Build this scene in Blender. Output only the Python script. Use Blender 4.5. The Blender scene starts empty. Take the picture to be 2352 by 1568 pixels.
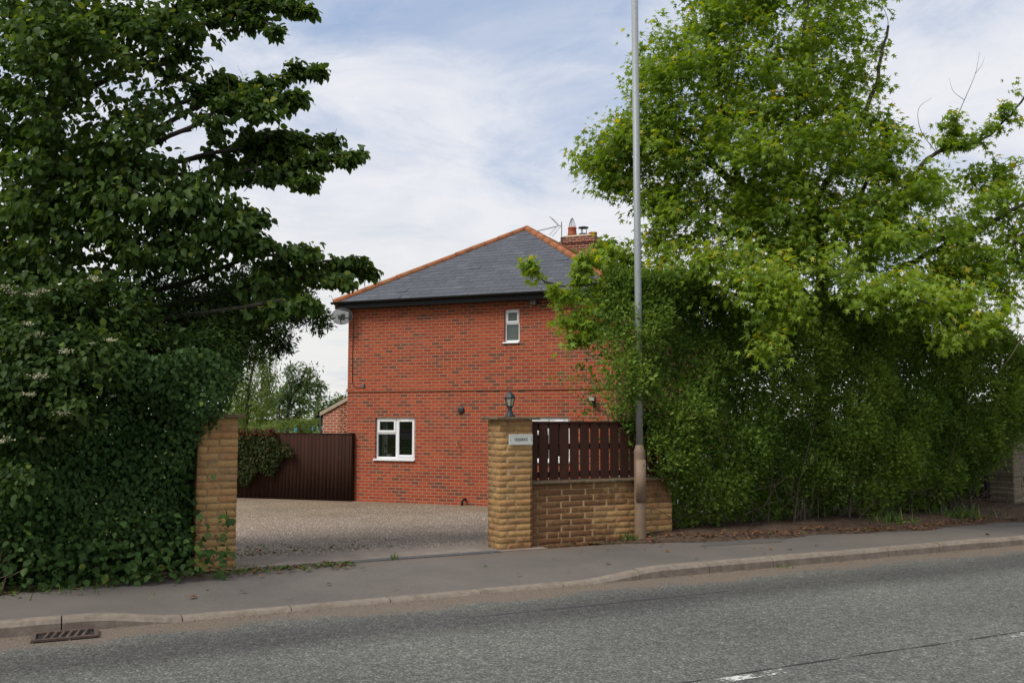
import bpy, math, random
import numpy as np
from mathutils import Vector, Matrix
R = math.radians
rnd = random.Random(7)
rng = np.random.default_rng(11)
scn = bpy.context.scene
COL = scn.collection

# ------------------------------------------------------------------ camera, sky, sun, exposure
EYE = 1.58
PITCH = R(4.71)
cam_d = bpy.data.cameras.new("camera")
cam_d.sensor_width = 36.0
cam_d.lens = 33.0
cam_d.clip_start = 0.05
cam_d.clip_end = 6000
cam = bpy.data.objects.new("camera", cam_d)
cam.location = (0, 0, EYE)
cam.rotation_euler = (R(90) + PITCH, 0, 0)
COL.objects.link(cam)
scn.camera = cam

SUN_EL, SUN_AZ = R(52), R(-128)          # azimuth clockwise from +Y
world = bpy.data.worlds.new("World")
scn.world = world
world.use_nodes = True
wn = world.node_tree
wn.nodes.clear()


def N(nt, kind, **kw):
    n = nt.nodes.new(kind)
    for k, v in kw.items():
        if k.startswith("i_"):
            n.inputs[k[2:].replace("_", " ")].default_value = v
        else:
            setattr(n, k, v)
    return n


def L(nt, a, b):
    nt.links.new(a, b)


def ramp(nt, fac, stops, interp="LINEAR"):
    r = nt.nodes.new("ShaderNodeValToRGB")
    r.color_ramp.interpolation = interp
    e = r.color_ramp.elements
    while len(e) > 1:
        e.remove(e[-1])
    e[0].position = stops[0][0]
    c = stops[0][1]
    e[0].color = (*c, 1) if len(c) == 3 else c
    for p, c in stops[1:]:
        x = e.new(p)
        x.color = (*c, 1) if len(c) == 3 else c
    if fac is not None:
        L(nt, fac, r.inputs[0])
    return r


def math_node(nt, op, a, b=None, clamp=False):
    m = nt.nodes.new("ShaderNodeMath")
    m.operation = op
    m.use_clamp = clamp
    for i, x in enumerate((a, b)):
        if x is None:
            continue
        if isinstance(x, (int, float)):
            m.inputs[i].default_value = x
        else:
            L(nt, x, m.inputs[i])
    return m.outputs[0]


def mixc(nt, fac, a, b, blend="MIX"):
    m = nt.nodes.new("ShaderNodeMix")
    m.data_type = "RGBA"
    m.blend_type = blend
    for s, x in ((m.inputs[0], fac), (m.inputs[6], a), (m.inputs[7], b)):
        if isinstance(x, (int, float)):
            s.default_value = x
        elif isinstance(x, tuple):
            s.default_value = (*x, 1) if len(x) == 3 else x
        else:
            L(nt, x, s)
    return m.outputs[2]


sky = N(wn, "ShaderNodeTexSky", sky_type="NISHITA", sun_disc=False, sun_elevation=SUN_EL, sun_rotation=SUN_AZ)
sky.dust_density = 1.5
tc = N(wn, "ShaderNodeTexCoord")
sep = N(wn, "ShaderNodeSeparateXYZ")
L(wn, tc.outputs["Generated"], sep.inputs[0])
zz = math_node(wn, "ADD", math_node(wn, "MAXIMUM", sep.outputs[2], 0.0), 0.13)
cmb = N(wn, "ShaderNodeCombineXYZ")
L(wn, math_node(wn, "DIVIDE", sep.outputs[0], zz), cmb.inputs[0])
L(wn, math_node(wn, "DIVIDE", sep.outputs[1], zz), cmb.inputs[1])
mp = N(wn, "ShaderNodeMapping")
mp.inputs["Location"].default_value = (2.75, 1.2, 0)
mp.inputs["Rotation"].default_value = (0, 0, R(-24))
mp.inputs["Scale"].default_value = (1.05, 1.0, 1)
L(wn, cmb.outputs[0], mp.inputs[0])
n1 = N(wn, "ShaderNodeTexNoise", i_Scale=1.05, i_Detail=9.0, i_Roughness=0.58, i_Distortion=0.6)
L(wn, mp.outputs[0], n1.inputs["Vector"])
n2 = N(wn, "ShaderNodeTexNoise", i_Scale=2.1, i_Detail=8.0, i_Roughness=0.62, i_Distortion=0.5)
L(wn, mp.outputs[0], n2.inputs["Vector"])
cover = ramp(wn, n1.outputs["Fac"], [(0.26, (.25, .25, .25)), (0.38, (.75, .75, .75)), (0.48, (1, 1, 1))])
shade = ramp(wn, n2.outputs["Fac"], [(0.27, (4.9, 5.45, 6.35)), (0.44, (5.95, 6.2, 6.85)), (0.60, (6.75, 6.85, 7.25))])
# low cloud close to the horizon is warmer and a little brighter
low = ramp(wn, sep.outputs[2], [(0.0, (1, 1, 1)), (0.10, (.75, .75, .75)), (0.24, (0, 0, 0))])
shade2 = mixc(wn, low.outputs[0], shade.outputs[0], (7.0, 6.95, 6.75))
cov2 = math_node(wn, "MAXIMUM", cover.outputs[0], math_node(wn, "MULTIPLY", low.outputs[0], 0.75))
# a break in the cloud sheet, ahead and high
hv = N(wn, "ShaderNodeVectorMath", operation="DISTANCE")
hv.inputs[1].default_value = (.05, 1.75, 0)
L(wn, cmb.outputs[0], hv.inputs[0])
hole = ramp(wn, math_node(wn, "ADD", hv.outputs["Value"], math_node(wn, "MULTIPLY", math_node(wn, "SUBTRACT", n2.outputs["Fac"], .5), 1.5)), [(.12, (1, 1, 1)), (.75, (0, 0, 0))])
cov2 = math_node(wn, "SUBTRACT", cov2, math_node(wn, "MULTIPLY", hole.outputs[0], .48), True)
blue = mixc(wn, 0.5, sky.outputs[0], (2.7, 4.1, 6.9))
skyc = mixc(wn, cov2, blue, shade2)
bg = N(wn, "ShaderNodeBackground", i_Strength=0.112)
L(wn, skyc, bg.inputs[0])
wo = N(wn, "ShaderNodeOutputWorld")
L(wn, bg.outputs[0], wo.inputs[0])

sun_d = bpy.data.lights.new("sun", "SUN")
sun_d.energy = 3.1
sun_d.angle = R(26)
sun_d.color = (1.0, 0.95, 0.87)
sun = bpy.data.objects.new("sun", sun_d)
sdir = Vector((math.sin(SUN_AZ) * math.cos(SUN_EL), math.cos(SUN_AZ) * math.cos(SUN_EL), math.sin(SUN_EL)))
sun.rotation_euler = sdir.to_track_quat("Z", "Y").to_euler()
sun.location = (-20, 5, 30)
COL.objects.link(sun)

scn.view_settings.view_transform = "Standard"
scn.view_settings.look = "None"
scn.view_settings.exposure = 0.15
scn.view_settings.gamma = 1.0
scn.view_settings.use_curve_mapping = False
scn.cycles.max_bounces = 8
scn.cycles.transparent_max_bounces = 8

# ------------------------------------------------------------------ frames of reference
FV = 33.0 / 36.0 * 2352
CP, SP = math.cos(PITCH), math.sin(PITCH)
PHI = R(26.5)                            # road direction
U = Vector((math.cos(PHI), math.sin(PHI), 0))
NV = Vector((-math.sin(PHI), math.cos(PHI), 0))


def at(vx, vy, D):
    """a point D metres ahead of the camera"""
    a, b = (vx - 1176) / FV, (784 - vy) / FV
    d = Vector((a, CP - b * SP, b * CP + SP))
    return Vector((0, 0, EYE)) + d * (D / d.y)


def RP(s, t, z=0.0):
    return U * s + NV * t + Vector((0, 0, z))


W_ANG = R(-22)
WD = Vector((math.cos(W_ANG), math.sin(W_ANG), 0))
MD = Vector((-math.sin(W_ANG), math.cos(W_ANG), 0))
ZB = -0.465
CORNER = Vector((-4.13, 23.6, ZB))


def on_wall(ox, oy, off=0.0):
    """point of the photo (3840 wide) on the house front, as local x, z"""
    vx, vy = ox / 1.63265, oy / 1.63265
    d = at(vx, vy, 1.0) - Vector((0, 0, EYE))
    o = Vector((0, 0, EYE))
    k = (CORNER - MD * off - o).dot(MD) / d.dot(MD)
    p = o + d * k - CORNER
    return p.dot(WD), p.z


# ------------------------------------------------------------------ mesh helpers
class MB:
    def __init__(self):
        self.v, self.f = [], []

    def quad(self, *ps):
        b = len(self.v)
        self.v += [tuple(p) for p in ps]
        self.f.append(tuple(range(b, b + len(ps))))

    def box(self, x0, x1, y0, y1, z0, z1):
        b = len(self.v)
        self.v += [(x0, y0, z0), (x1, y0, z0), (x1, y1, z0), (x0, y1, z0), (x0, y0, z1), (x1, y0, z1), (x1, y1, z1), (x0, y1, z1)]
        self.f += [(b, b + 3, b + 2, b + 1), (b + 4, b + 5, b + 6, b + 7), (b, b + 1, b + 5, b + 4), (b + 1, b + 2, b + 6, b + 5), (b + 2, b + 3, b + 7, b + 6), (b + 3, b, b + 4, b + 7)]

    def tube(self, pts, rad, n=8, caps=True):
        pts = [Vector(p) for p in pts]
        if isinstance(rad, (int, float)):
            rad = [rad] * len(pts)
        b = len(self.v)
        t0 = (pts[1] - pts[0]).normalized()
        ref = Vector((0, 0, 1)) if abs(t0.z) < .9 else Vector((1, 0, 0))
        nrm = t0.cross(ref).normalized()
        for i, p in enumerate(pts):
            t = (pts[min(i + 1, len(pts) - 1)] - pts[max(i - 1, 0)]).normalized()
            nrm = (nrm - t * nrm.dot(t)).normalized()
            bn = t.cross(nrm)
            for k in range(n):
                a = 2 * math.pi * k / n
                self.v.append(tuple(p + (nrm * math.cos(a) + bn * math.sin(a)) * rad[i]))
        for i in range(len(pts) - 1):
            for k in range(n):
                k2 = (k + 1) % n
                self.f.append((b + i * n + k, b + i * n + k2, b + (i + 1) * n + k2, b + (i + 1) * n + k))
        if caps:
            self.f.append(tuple(b + k for k in range(n))[::-1])
            self.f.append(tuple(b + (len(pts) - 1) * n + k for k in range(n)))

    def lathe(self, prof, n=16, c=(0, 0, 0), rot=0.0, axis=None):
        """prof: list of (r, z)"""
        b = len(self.v)
        for r, z in prof:
            for k in range(n):
                a = 2 * math.pi * k / n + rot
                p = Vector((r * math.cos(a), r * math.sin(a), z))
                if axis is not None:
                    p = axis @ p
                self.v.append((p.x + c[0], p.y + c[1], p.z + c[2]))
        for i in range(len(prof) - 1):
            for k in range(n):
                k2 = (k + 1) % n
                self.f.append((b + i * n + k, b + i * n + k2, b + (i + 1) * n + k2, b + (i + 1) * n + k))
        self.f.append(tuple(b + k for k in range(n))[::-1])
        self.f.append(tuple(b + (len(prof) - 1) * n + k for k in range(n)))

    def build(self, name, mat, parent=None, smooth=False, bevel=0.0, loc=None):
        me = bpy.data.meshes.new(name)
        me.from_pydata(self.v, [], self.f)
        me.update()
        return link(name, me, mat, parent, smooth, bevel, loc)


def link(name, me, mat, parent=None, smooth=False, bevel=0.0, loc=None):
    if mat is not None:
        me.materials.append(mat)
    if smooth:
        me.polygons.foreach_set("use_smooth", [True] * len(me.polygons))
    o = bpy.data.objects.new(name, me)
    COL.objects.link(o)
    if parent is not None:
        o.parent = parent
    if loc is not None:
        o.location = loc
    if bevel > 0:
        m = o.modifiers.new("bevel", "BEVEL")
        m.width = bevel
        m.segments = 2
        m.limit_method = "ANGLE"
    return o


def tag(o, label, cat, group=None):
    o["label"] = label
    o["category"] = cat
    if group:
        o["group"] = group
    return o


def thing(name, label, cat, loc=(0, 0, 0), rotz=0.0, group=None):
    o = bpy.data.objects.new(name, None)
    o.empty_display_size = .2
    COL.objects.link(o)
    o.location = loc
    o.rotation_euler = (0, 0, rotz)
    return tag(o, label, cat, group)


def struct(o, kind="structure"):
    o["kind"] = kind
    return o


def np_mesh(name, verts, faces_flat, sizes, attrs=None):
    """verts (n,3), faces_flat int array of corner indices, sizes per face"""
    me = bpy.data.meshes.new(name)
    nv, nl, nf = len(verts), len(faces_flat), len(sizes)
    me.vertices.add(nv)
    me.vertices.foreach_set("co", np.ascontiguousarray(verts, dtype=np.float32).ravel())
    me.loops.add(nl)
    me.loops.foreach_set("vertex_index", np.ascontiguousarray(faces_flat, dtype=np.int32))
    me.polygons.add(nf)
    starts = np.concatenate(([0], np.cumsum(sizes)[:-1])).astype(np.int32)
    me.polygons.foreach_set("loop_start", starts)
    try:
        me.polygons.foreach_set("loop_total", np.asarray(sizes, dtype=np.int32))
    except Exception:
        pass
    me.update(calc_edges=True)
    for k, a in (attrs or {}).items():
        at_ = me.attributes.new(k, "FLOAT", "FACE")
        at_.data.foreach_set("value", np.asarray(a, dtype=np.float32))
    return me


# ------------------------------------------------------------------ materials
def new_mat(name):
    m = bpy.data.materials.new(name)
    m.use_nodes = True
    nt = m.node_tree
    nt.nodes.clear()
    out = N(nt, "ShaderNodeOutputMaterial")
    p = N(nt, "ShaderNodeBsdfPrincipled")
    L(nt, p.outputs[0], out.inputs[0])
    return m, nt, p, out


def bump(nt, p, h, dist=.01, strength=1.0):
    b = N(nt, "ShaderNodeBump")
    b.inputs["Strength"].default_value = strength
    b.inputs["Distance"].default_value = dist
    L(nt, h, b.inputs["Height"])
    L(nt, b.outputs[0], p.inputs["Normal"])
    return b


def noise(nt, vec, scale, detail=4.0, rough=.55, dist=0.0):
    n = N(nt, "ShaderNodeTexNoise", i_Scale=scale, i_Detail=detail, i_Roughness=rough, i_Distortion=dist)
    L(nt, vec, n.inputs["Vector"])
    return n.outputs["Fac"]


def objco(nt):
    return N(nt, "ShaderNodeTexCoord").outputs["Object"]


def mat_simple(name, col, rough=.6, var=.25, scale=6.0, metal=0.0, bdist=0.0, bscale=60.0, spec=.5, dirt=None):
    m, nt, p, _ = new_mat(name)
    v = objco(nt)
    f = noise(nt, v, scale, 6.0, .65)
    c2 = tuple(min(1, x * (1 + var)) for x in col)
    c1 = tuple(x * (1 - var) for x in col)
    r = ramp(nt, f, [(.3, c1), (.7, c2)])
    col_o = r.outputs[0]
    if dirt:
        f2 = noise(nt, v, scale * .35, 8.0, .7)
        k = ramp(nt, f2, [(.48, (0, 0, 0)), (.68, (1, 1, 1))])
        col_o = mixc(nt, math_node(nt, "MULTIPLY", k.outputs[0], dirt[1]), col_o, dirt[0])
    L(nt, col_o, p.inputs["Base Color"])
    p.inputs["Roughness"].default_value = rough
    p.inputs["Metallic"].default_value = metal
    p.inputs["Specular IOR Level"].default_value = spec
    if bdist:
        bump(nt, p, noise(nt, v, bscale, 5.0, .6), bdist)
    return m


def plan_uv(nt):
    """wall coordinates: run along the wall (x+y) and height"""
    s = N(nt, "ShaderNodeSeparateXYZ")
    L(nt, objco(nt), s.inputs[0])
    c = N(nt, "ShaderNodeCombineXYZ")
    L(nt, math_node(nt, "ADD", s.outputs[0], s.outputs[1]), c.inputs[0])
    L(nt, s.outputs[2], c.inputs[1])
    return c.outputs[0], s


def mat_brick(name, w, h, reds, mortar, mort=.011):
    m, nt, p, _ = new_mat(name)
    v, s = plan_uv(nt)
    # slight waviness of the courses
    wob = N(nt, "ShaderNodeTexNoise", i_Scale=1.3, i_Detail=2.0)
    L(nt, v, wob.inputs["Vector"])
    off = N(nt, "ShaderNodeVectorMath", operation="SUBTRACT")
    L(nt, wob.outputs["Color"], off.inputs[0])
    off.inputs[1].default_value = (.5, .5, .5)
    sc = N(nt, "ShaderNodeVectorMath", operation="SCALE")
    L(nt, off.outputs[0], sc.inputs[0])
    sc.inputs["Scale"].default_value = .008
    ad = N(nt, "ShaderNodeVectorMath", operation="ADD")
    L(nt, v, ad.inputs[0])
    L(nt, sc.outputs[0], ad.inputs[1])
    b = N(nt, "ShaderNodeTexBrick", offset=.5, i_Scale=1.0)
    b.inputs["Color1"].default_value = (0, 0, 0, 1)
    b.inputs["Color2"].default_value = (1, 1, 1, 1)
    b.inputs["Mortar"].default_value = (.5, .5, .5, 1)
    b.inputs["Mortar Size"].default_value = mort
    b.inputs["Mortar Smooth"].default_value = .25
    b.inputs["Brick Width"].default_value = w
    b.inputs["Row Height"].default_value = h
    L(nt, ad.outputs[0], b.inputs["Vector"])
    fr = noise(nt, v, 17.0, 5.0, .7)
    big = noise(nt, v, .55, 3.0, .5)
    # each brick's own shade pushed lighter or darker over broad patches of the wall
    t = math_node(nt, "ADD", b.outputs["Color"], math_node(nt, "MULTIPLY", math_node(nt, "SUBTRACT", big, .5), .35))
    t = math_node(nt, "ADD", t, math_node(nt, "MULTIPLY", math_node(nt, "SUBTRACT", fr, .5), .12))
    cr = ramp(nt, t, reds)
    speck = noise(nt, v, 160.0, 3.0, .7)
    c = mixc(nt, .35, cr.outputs[0], mixc(nt, speck, (.16, .05, .03), (.75, .30, .18)), "OVERLAY")
    mc = mixc(nt, noise(nt, v, 2.2, 6.0, .7), tuple(x * .62 for x in mortar), tuple(min(1, x * 1.25) for x in mortar))
    c = mixc(nt, b.outputs["Fac"], c, mc)
    # weathering: pale bloom and soot runs
    bl = ramp(nt, noise(nt, v, .8, 8.0, .72), [(.52, (0, 0, 0)), (.75, (1, 1, 1))])
    c = mixc(nt, math_node(nt, "MULTIPLY", bl.outputs[0], .09), c, (.42, .33, .26))
    L(nt, c, p.inputs["Base Color"])
    p.inputs["Roughness"].default_value = .85
    p.inputs["Specular IOR Level"].default_value = .25
    hgt = math_node(nt, "ADD", math_node(nt, "MULTIPLY", b.outputs["Fac"], -1.0), math_node(nt, "MULTIPLY", fr, .5))
    bump(nt, p, hgt, .008)
    return m


REDS = [(0.0, (.35, .076, .034)), (.16, (.395, .093, .039)), (.30, (.30, .064, .031)), (.46, (.36, .080, .036)), (.56, (.25, .058, .032)),
        (.66, (.335, .072, .034)), (.75, (.30, .068, .034)), (.82, (.225, .070, .041)), (.90, (.18, .066, .043)), (1.0, (.14, .062, .045))]
M_BRICK = mat_brick("house_brick", .2135, .078, REDS, (.36, .222, .138), .0095)
M_BRICK2 = mat_brick("extension_brick", .222, .078, [(0, (.40, .11, .055)), (.5, (.33, .085, .045)), (.85, (.37, .10, .05)), (1.0, (.14, .08, .06))], (.50, .42, .32), .013)
M_CHIM = mat_brick("chimney_brick", .22, .078, [(0, (.20, .042, .026)), (.5, (.15, .032, .022)), (.8, (.23, .058, .035)), (1.0, (.085, .036, .03))], (.36, .29, .21), .011)


def mat_leaf(name, dark, light, young, transl=.35, rough=.45, spec=.35):
    m, nt, p, out = new_mat(name)
    a = N(nt, "ShaderNodeAttribute", attribute_name="tint")
    y = N(nt, "ShaderNodeAttribute", attribute_name="young")
    c = mixc(nt, a.outputs["Fac"], dark, light)
    c = mixc(nt, y.outputs["Fac"], c, young)
    L(nt, c, p.inputs["Base Color"])
    p.inputs["Roughness"].default_value = rough
    p.inputs["Specular IOR Level"].default_value = spec
    tr = N(nt, "ShaderNodeBsdfTranslucent")
    hs = N(nt, "ShaderNodeHueSaturation", i_Hue=.485, i_Saturation=1.1, i_Value=1.45)
    L(nt, c, hs.inputs["Color"])
    L(nt, hs.outputs[0], tr.inputs[0])
    mx = N(nt, "ShaderNodeMixShader")
    mx.inputs[0].default_value = transl
    L(nt, p.outputs[0], mx.inputs[1])
    L(nt, tr.outputs[0], mx.inputs[2])
    L(nt, mx.outputs[0], out.inputs[0])
    return m


M_LIME = mat_leaf("lime_leaf", (.030, .064, .014), (.080, .135, .024), (.20, .24, .03), .42, .5, .18)
M_ELDER = mat_leaf("elder_leaf", (.024, .052, .012), (.062, .106, .023), (.14, .19, .03), .32, .55, .14)
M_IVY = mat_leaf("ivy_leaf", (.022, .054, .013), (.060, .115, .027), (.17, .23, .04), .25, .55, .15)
M_MAPLE = mat_leaf("maple_leaf", (.110, .192, .024), (.225, .330, .036), (.48, .43, .05), .5, .45, .25)
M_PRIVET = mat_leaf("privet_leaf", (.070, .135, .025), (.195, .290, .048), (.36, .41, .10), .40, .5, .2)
M_BIRCH = mat_leaf("birch_leaf", (.075, .125, .022), (.150, .205, .040), (.28, .30, .06), .40)
M_GARDEN = mat_leaf("garden_leaf", (.045, .080, .022), (.085, .135, .035), (.20, .24, .05), .35)
M_CREEPER = mat_leaf("creeper_leaf", (.018, .034, .009), (.046, .058, .014), (.12, .034, .018), .2, .6, .12)
M_LITTER = mat_leaf("litter_leaf", (.085, .036, .016), (.20, .085, .038), (.055, .10, .015), .1, .8)
M_GRASS = mat_leaf("grass_blade", (.040, .085, .014), (.085, .150, .025), (.20, .22, .06), .3)
M_FLOWER = mat_simple("elder_flower", (.29, .28, .17), .8, .15, 40)
M_BARK = mat_simple("bark", (.042, .034, .025), .9, .45, 9, bdist=.02, bscale=30)
M_TWIG = mat_simple("twig", (.075, .058, .038), .85, .35, 12)
M_DEADTWIG = mat_simple("dry_twig", (.16, .12, .085), .85, .35, 12)


def mat_road():
    m, nt, p, _ = new_mat("road_asphalt")
    v = objco(nt)
    s = N(nt, "ShaderNodeSeparateXYZ")
    L(nt, v, s.inputs[0])
    vo = N(nt, "ShaderNodeTexVoronoi", i_Scale=64.0, i_Randomness=1.0)
    L(nt, v, vo.inputs["Vector"])
    sv = N(nt, "ShaderNodeSeparateColor")
    L(nt, vo.outputs["Color"], sv.inputs[0])
    chips = ramp(nt, sv.outputs[0], [(0, (.088, .091, .084)), (.35, (.124, .128, .117)), (.72, (.160, .165, .151)), (.93, (.20, .203, .185)), (1, (.29, .285, .26))])
    edge = ramp(nt, vo.outputs["Distance"], [(.25, (1, 1, 1)), (.72, (.62, .62, .63))])
    c = mixc(nt, 1.0, chips.outputs[0], edge.outputs[0], "MULTIPLY")
    mid = noise(nt, v, 14.0, 6.0, .7)
    c = mixc(nt, 1.0, c, ramp(nt, mid, [(.3, (.70, .70, .71)), (.7, (1.22, 1.22, 1.2))]).outputs[0], "MULTIPLY")
    broad = noise(nt, v, .5, 5.0, .6)
    c = mixc(nt, 1.0, c, ramp(nt, broad, [(.3, (.82, .82, .84)), (.7, (1.14, 1.14, 1.1))]).outputs[0], "MULTIPLY")
    # wheel tracks polished dark, running along the road
    wob = math_node(nt, "MULTIPLY", math_node(nt, "SUBTRACT", noise(nt, v, .35, 3.0), .5), .5)
    yy = math_node(nt, "ADD", s.outputs[1], wob)
    tr = ramp(nt, math_node(nt, "DIVIDE", yy, 10.0), [(.0, (.9, .9, .9)), (.50, (1.05, 1.05, 1.05)), (.58, (.98, .98, .98)), (.665, (1.08, 1.08, 1.07)),
                                                    (.715, (.62, .60, .63)), (.755, (.70, .68, .70)), (.79, (.98, .98, .98))])
    c = mixc(nt, 1.0, c, tr.outputs[0], "MULTIPLY")
    # silt washed against the kerb
    yk = math_node(nt, "ADD", s.outputs[1], math_node(nt, "MULTIPLY", math_node(nt, "SUBTRACT", noise(nt, v, .9, 8.0, .72), .5), 1.5))
    k = ramp(nt, math_node(nt, "SUBTRACT", yk, 7.0), [(.86, (0, 0, 0)), (1.12, (.55, .55, .55)), (1.3, (1, 1, 1))])
    k.color_ramp.elements[0].position = .80
    k.color_ramp.elements[1].position = .95
    k.color_ramp.elements[2].position = 1.0
    silt = mixc(nt, noise(nt, v, 45.0, 5.0, .8), (.10, .075, .056), (.21, .160, .120))
    c = mixc(nt, math_node(nt, "MULTIPLY", k.outputs[0], .8), c, silt)
    L(nt, c, p.inputs["Base Color"])
    p.inputs["Roughness"].default_value = .82
    p.inputs["Specular IOR Level"].default_value = .3
    h = math_node(nt, "ADD", math_node(nt, "MULTIPLY", vo.outputs["Distance"], -.6), mid)
    bump(nt, p, h, .012)
    return m


def mat_pave():
    m, nt, p, _ = new_mat("footway_asphalt")
    v = objco(nt)
    s = N(nt, "ShaderNodeSeparateXYZ")
    L(nt, v, s.inputs[0])
    f = noise(nt, v, 70.0, 5.0, .75)
    c = ramp(nt, f, [(.3, (.098, .087, .078)), (.55, (.130, .117, .106)), (.75, (.175, .158, .142))]).outputs[0]
    b = noise(nt, v, .7, 7.0, .65)
    c = mixc(nt, 1.0, c, ramp(nt, b, [(.3, (.80, .80, .82)), (.7, (1.15, 1.13, 1.10))]).outputs[0], "MULTIPLY")
    # darker relaid patches
    br = N(nt, "ShaderNodeTexVoronoi", i_Scale=.33, distance="CHEBYCHEV")
    L(nt, v, br.inputs["Vector"])
    sc = N(nt, "ShaderNodeSeparateColor")
    L(nt, br.outputs["Color"], sc.inputs[0])
    k = ramp(nt, sc.outputs[1], [(.80, (0, 0, 0)), (.82, (1, 1, 1))])
    c = mixc(nt, math_node(nt, "MULTIPLY", k.outputs[0], .4), c, (.075, .070, .066))
    # soil blown against the back edge
    yk = math_node(nt, "ADD", s.outputs[1], math_node(nt, "MULTIPLY", math_node(nt, "SUBTRACT", noise(nt, v, 1.6, 7.0, .7), .5), .7))
    e = ramp(nt, math_node(nt, "SUBTRACT", yk, 9.4), [(.45, (0, 0, 0)), (.85, (1, 1, 1))])
    c = mixc(nt, math_node(nt, "MULTIPLY", e.outputs[0], .7), c, mixc(nt, noise(nt, v, 30.0, 4.0, .7), (.085, .06, .045), (.19, .145, .11)))
    L(nt, c, p.inputs["Base Color"])
    p.inputs["Roughness"].default_value = .88
    p.inputs["Specular IOR Level"].default_value = .25
    bump(nt, p, f, .006)
    return m


def mat_gravel():
    m, nt, p, _ = new_mat("drive_gravel")
    v = objco(nt)
    s = N(nt, "ShaderNodeSeparateXYZ")
    L(nt, v, s.inputs[0])
    vo = N(nt, "ShaderNodeTexVoronoi", i_Scale=62.0)
    L(nt, v, vo.inputs["Vector"])
    sv = N(nt, "ShaderNodeSeparateColor")
    L(nt, vo.outputs["Color"], sv.inputs[0])
    warm = ramp(nt, sv.outputs[0], [(0, (.12, .085, .055)), (.3, (.27, .195, .12)), (.65, (.40, .30, .185)), (.9, (.55, .45, .32)), (1, (.72, .66, .56))])
    cool = ramp(nt, sv.outputs[0], [(0, (.14, .108, .088)), (.3, (.285, .225, .185)), (.65, (.40, .325, .27)), (.9, (.54, .46, .395)), (1, (.75, .69, .62))])
    # the front of the drive is older, greyer stone
    w = math_node(nt, "ADD", s.outputs[1], math_node(nt, "MULTIPLY", math_node(nt, "SUBTRACT", noise(nt, v, .5, 5.0), .5), 5.0))
    k = ramp(nt, math_node(nt, "DIVIDE", w, 24.0), [(.40, (0, 0, 0)), (.85, (1, 1, 1))])
    c = mixc(nt, k.outputs[0], cool.outputs[0], warm.outputs[0])
    sh = ramp(nt, vo.outputs["Distance"], [(.3, (1, 1, 1)), (.75, (.45, .45, .45))])
    c = mixc(nt, 1.0, c, sh.outputs[0], "MULTIPLY")
    c = mixc(nt, 1.0, c, ramp(nt, noise(nt, v, .9, 6.0, .65), [(.3, (.80, .80, .80)), (.7, (1.15, 1.15, 1.15))]).outputs[0], "MULTIPLY")
    c = mixc(nt, 1.0, c, (.74, .72, .70), "MULTIPLY")
    L(nt, c, p.inputs["Base Color"])
    p.inputs["Roughness"].default_value = .85
    bump(nt, p, math_node(nt, "MULTIPLY", vo.outputs["Distance"], -1.0), .008)
    return m


def mat_stone():
    m, nt, p, _ = new_mat("pitched_stone")
    v = objco(nt)
    a = N(nt, "ShaderNodeAttribute", attribute_name="tint")
    d = N(nt, "ShaderNodeAttribute", attribute_name="stain")
    j = N(nt, "ShaderNodeAttribute", attribute_name="joint")
    c = ramp(nt, a.outputs["Fac"], [(0, (.30, .180, .076)), (.3, (.39, .240, .102)), (.55, (.45, .280, .120)), (.8, (.40, .215, .092)), (1, (.33, .205, .10))]).outputs[0]
    f = noise(nt, v, 15.0, 8.0, .75)
    c = mixc(nt, 1.0, c, ramp(nt, f, [(.28, (.62, .60, .58)), (.5, (1, 1, 1)), (.75, (1.25, 1.22, 1.15))]).outputs[0], "MULTIPLY")
    c = mixc(nt, j.outputs["Fac"], c, (.27, .185, .10))
    # damp dark staining on the low wall
    g = noise(nt, v, 5.5, 7.0, .72)
    k = ramp(nt, math_node(nt, "ADD", g, math_node(nt, "MULTIPLY", math_node(nt, "SUBTRACT", d.outputs["Fac"], .5), .9)), [(.40, (0, 0, 0)), (.62, (1, 1, 1))])
    c = mixc(nt, math_node(nt, "MULTIPLY", k.outputs[0], .82), c, mixc(nt, f, (.080, .036, .020), (.20, .092, .044)))
    L(nt, c, p.inputs["Base Color"])
    p.inputs["Roughness"].default_value = .9
    p.inputs["Specular IOR Level"].default_value = .2
    bump(nt, p, f, .028)
    return m


def mat_slate():
    m, nt, p, _ = new_mat("roof_slate")
    a = N(nt, "ShaderNodeAttribute", attribute_name="tint")
    uv = N(nt, "ShaderNodeTexCoord").outputs["Object"]
    f = noise(nt, uv, 9.0, 6.0, .6)
    c = ramp(nt, a.outputs["Fac"], [(0, (.046, .052, .072)), (.5, (.055, .062, .084)), (.93, (.064, .072, .096)), (1, (.085, .092, .11))]).outputs[0]
    c = mixc(nt, 1.0, c, ramp(nt, f, [(.3, (.82, .82, .82)), (.7, (1.14, 1.14, 1.14))]).outputs[0], "MULTIPLY")
    li = ramp(nt, noise(nt, uv, 1.1, 7.0, .7), [(.55, (0, 0, 0)), (.8, (1, 1, 1))])
    c = mixc(nt, math_node(nt, "MULTIPLY", li.outputs[0], .22), c, (.11, .10, .09))
    L(nt, c, p.inputs["Base Color"])
    p.inputs["Roughness"].default_value = .62
    p.inputs["Specular IOR Level"].default_value = .35
    bump(nt, p, f, .004)
    return m


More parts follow.
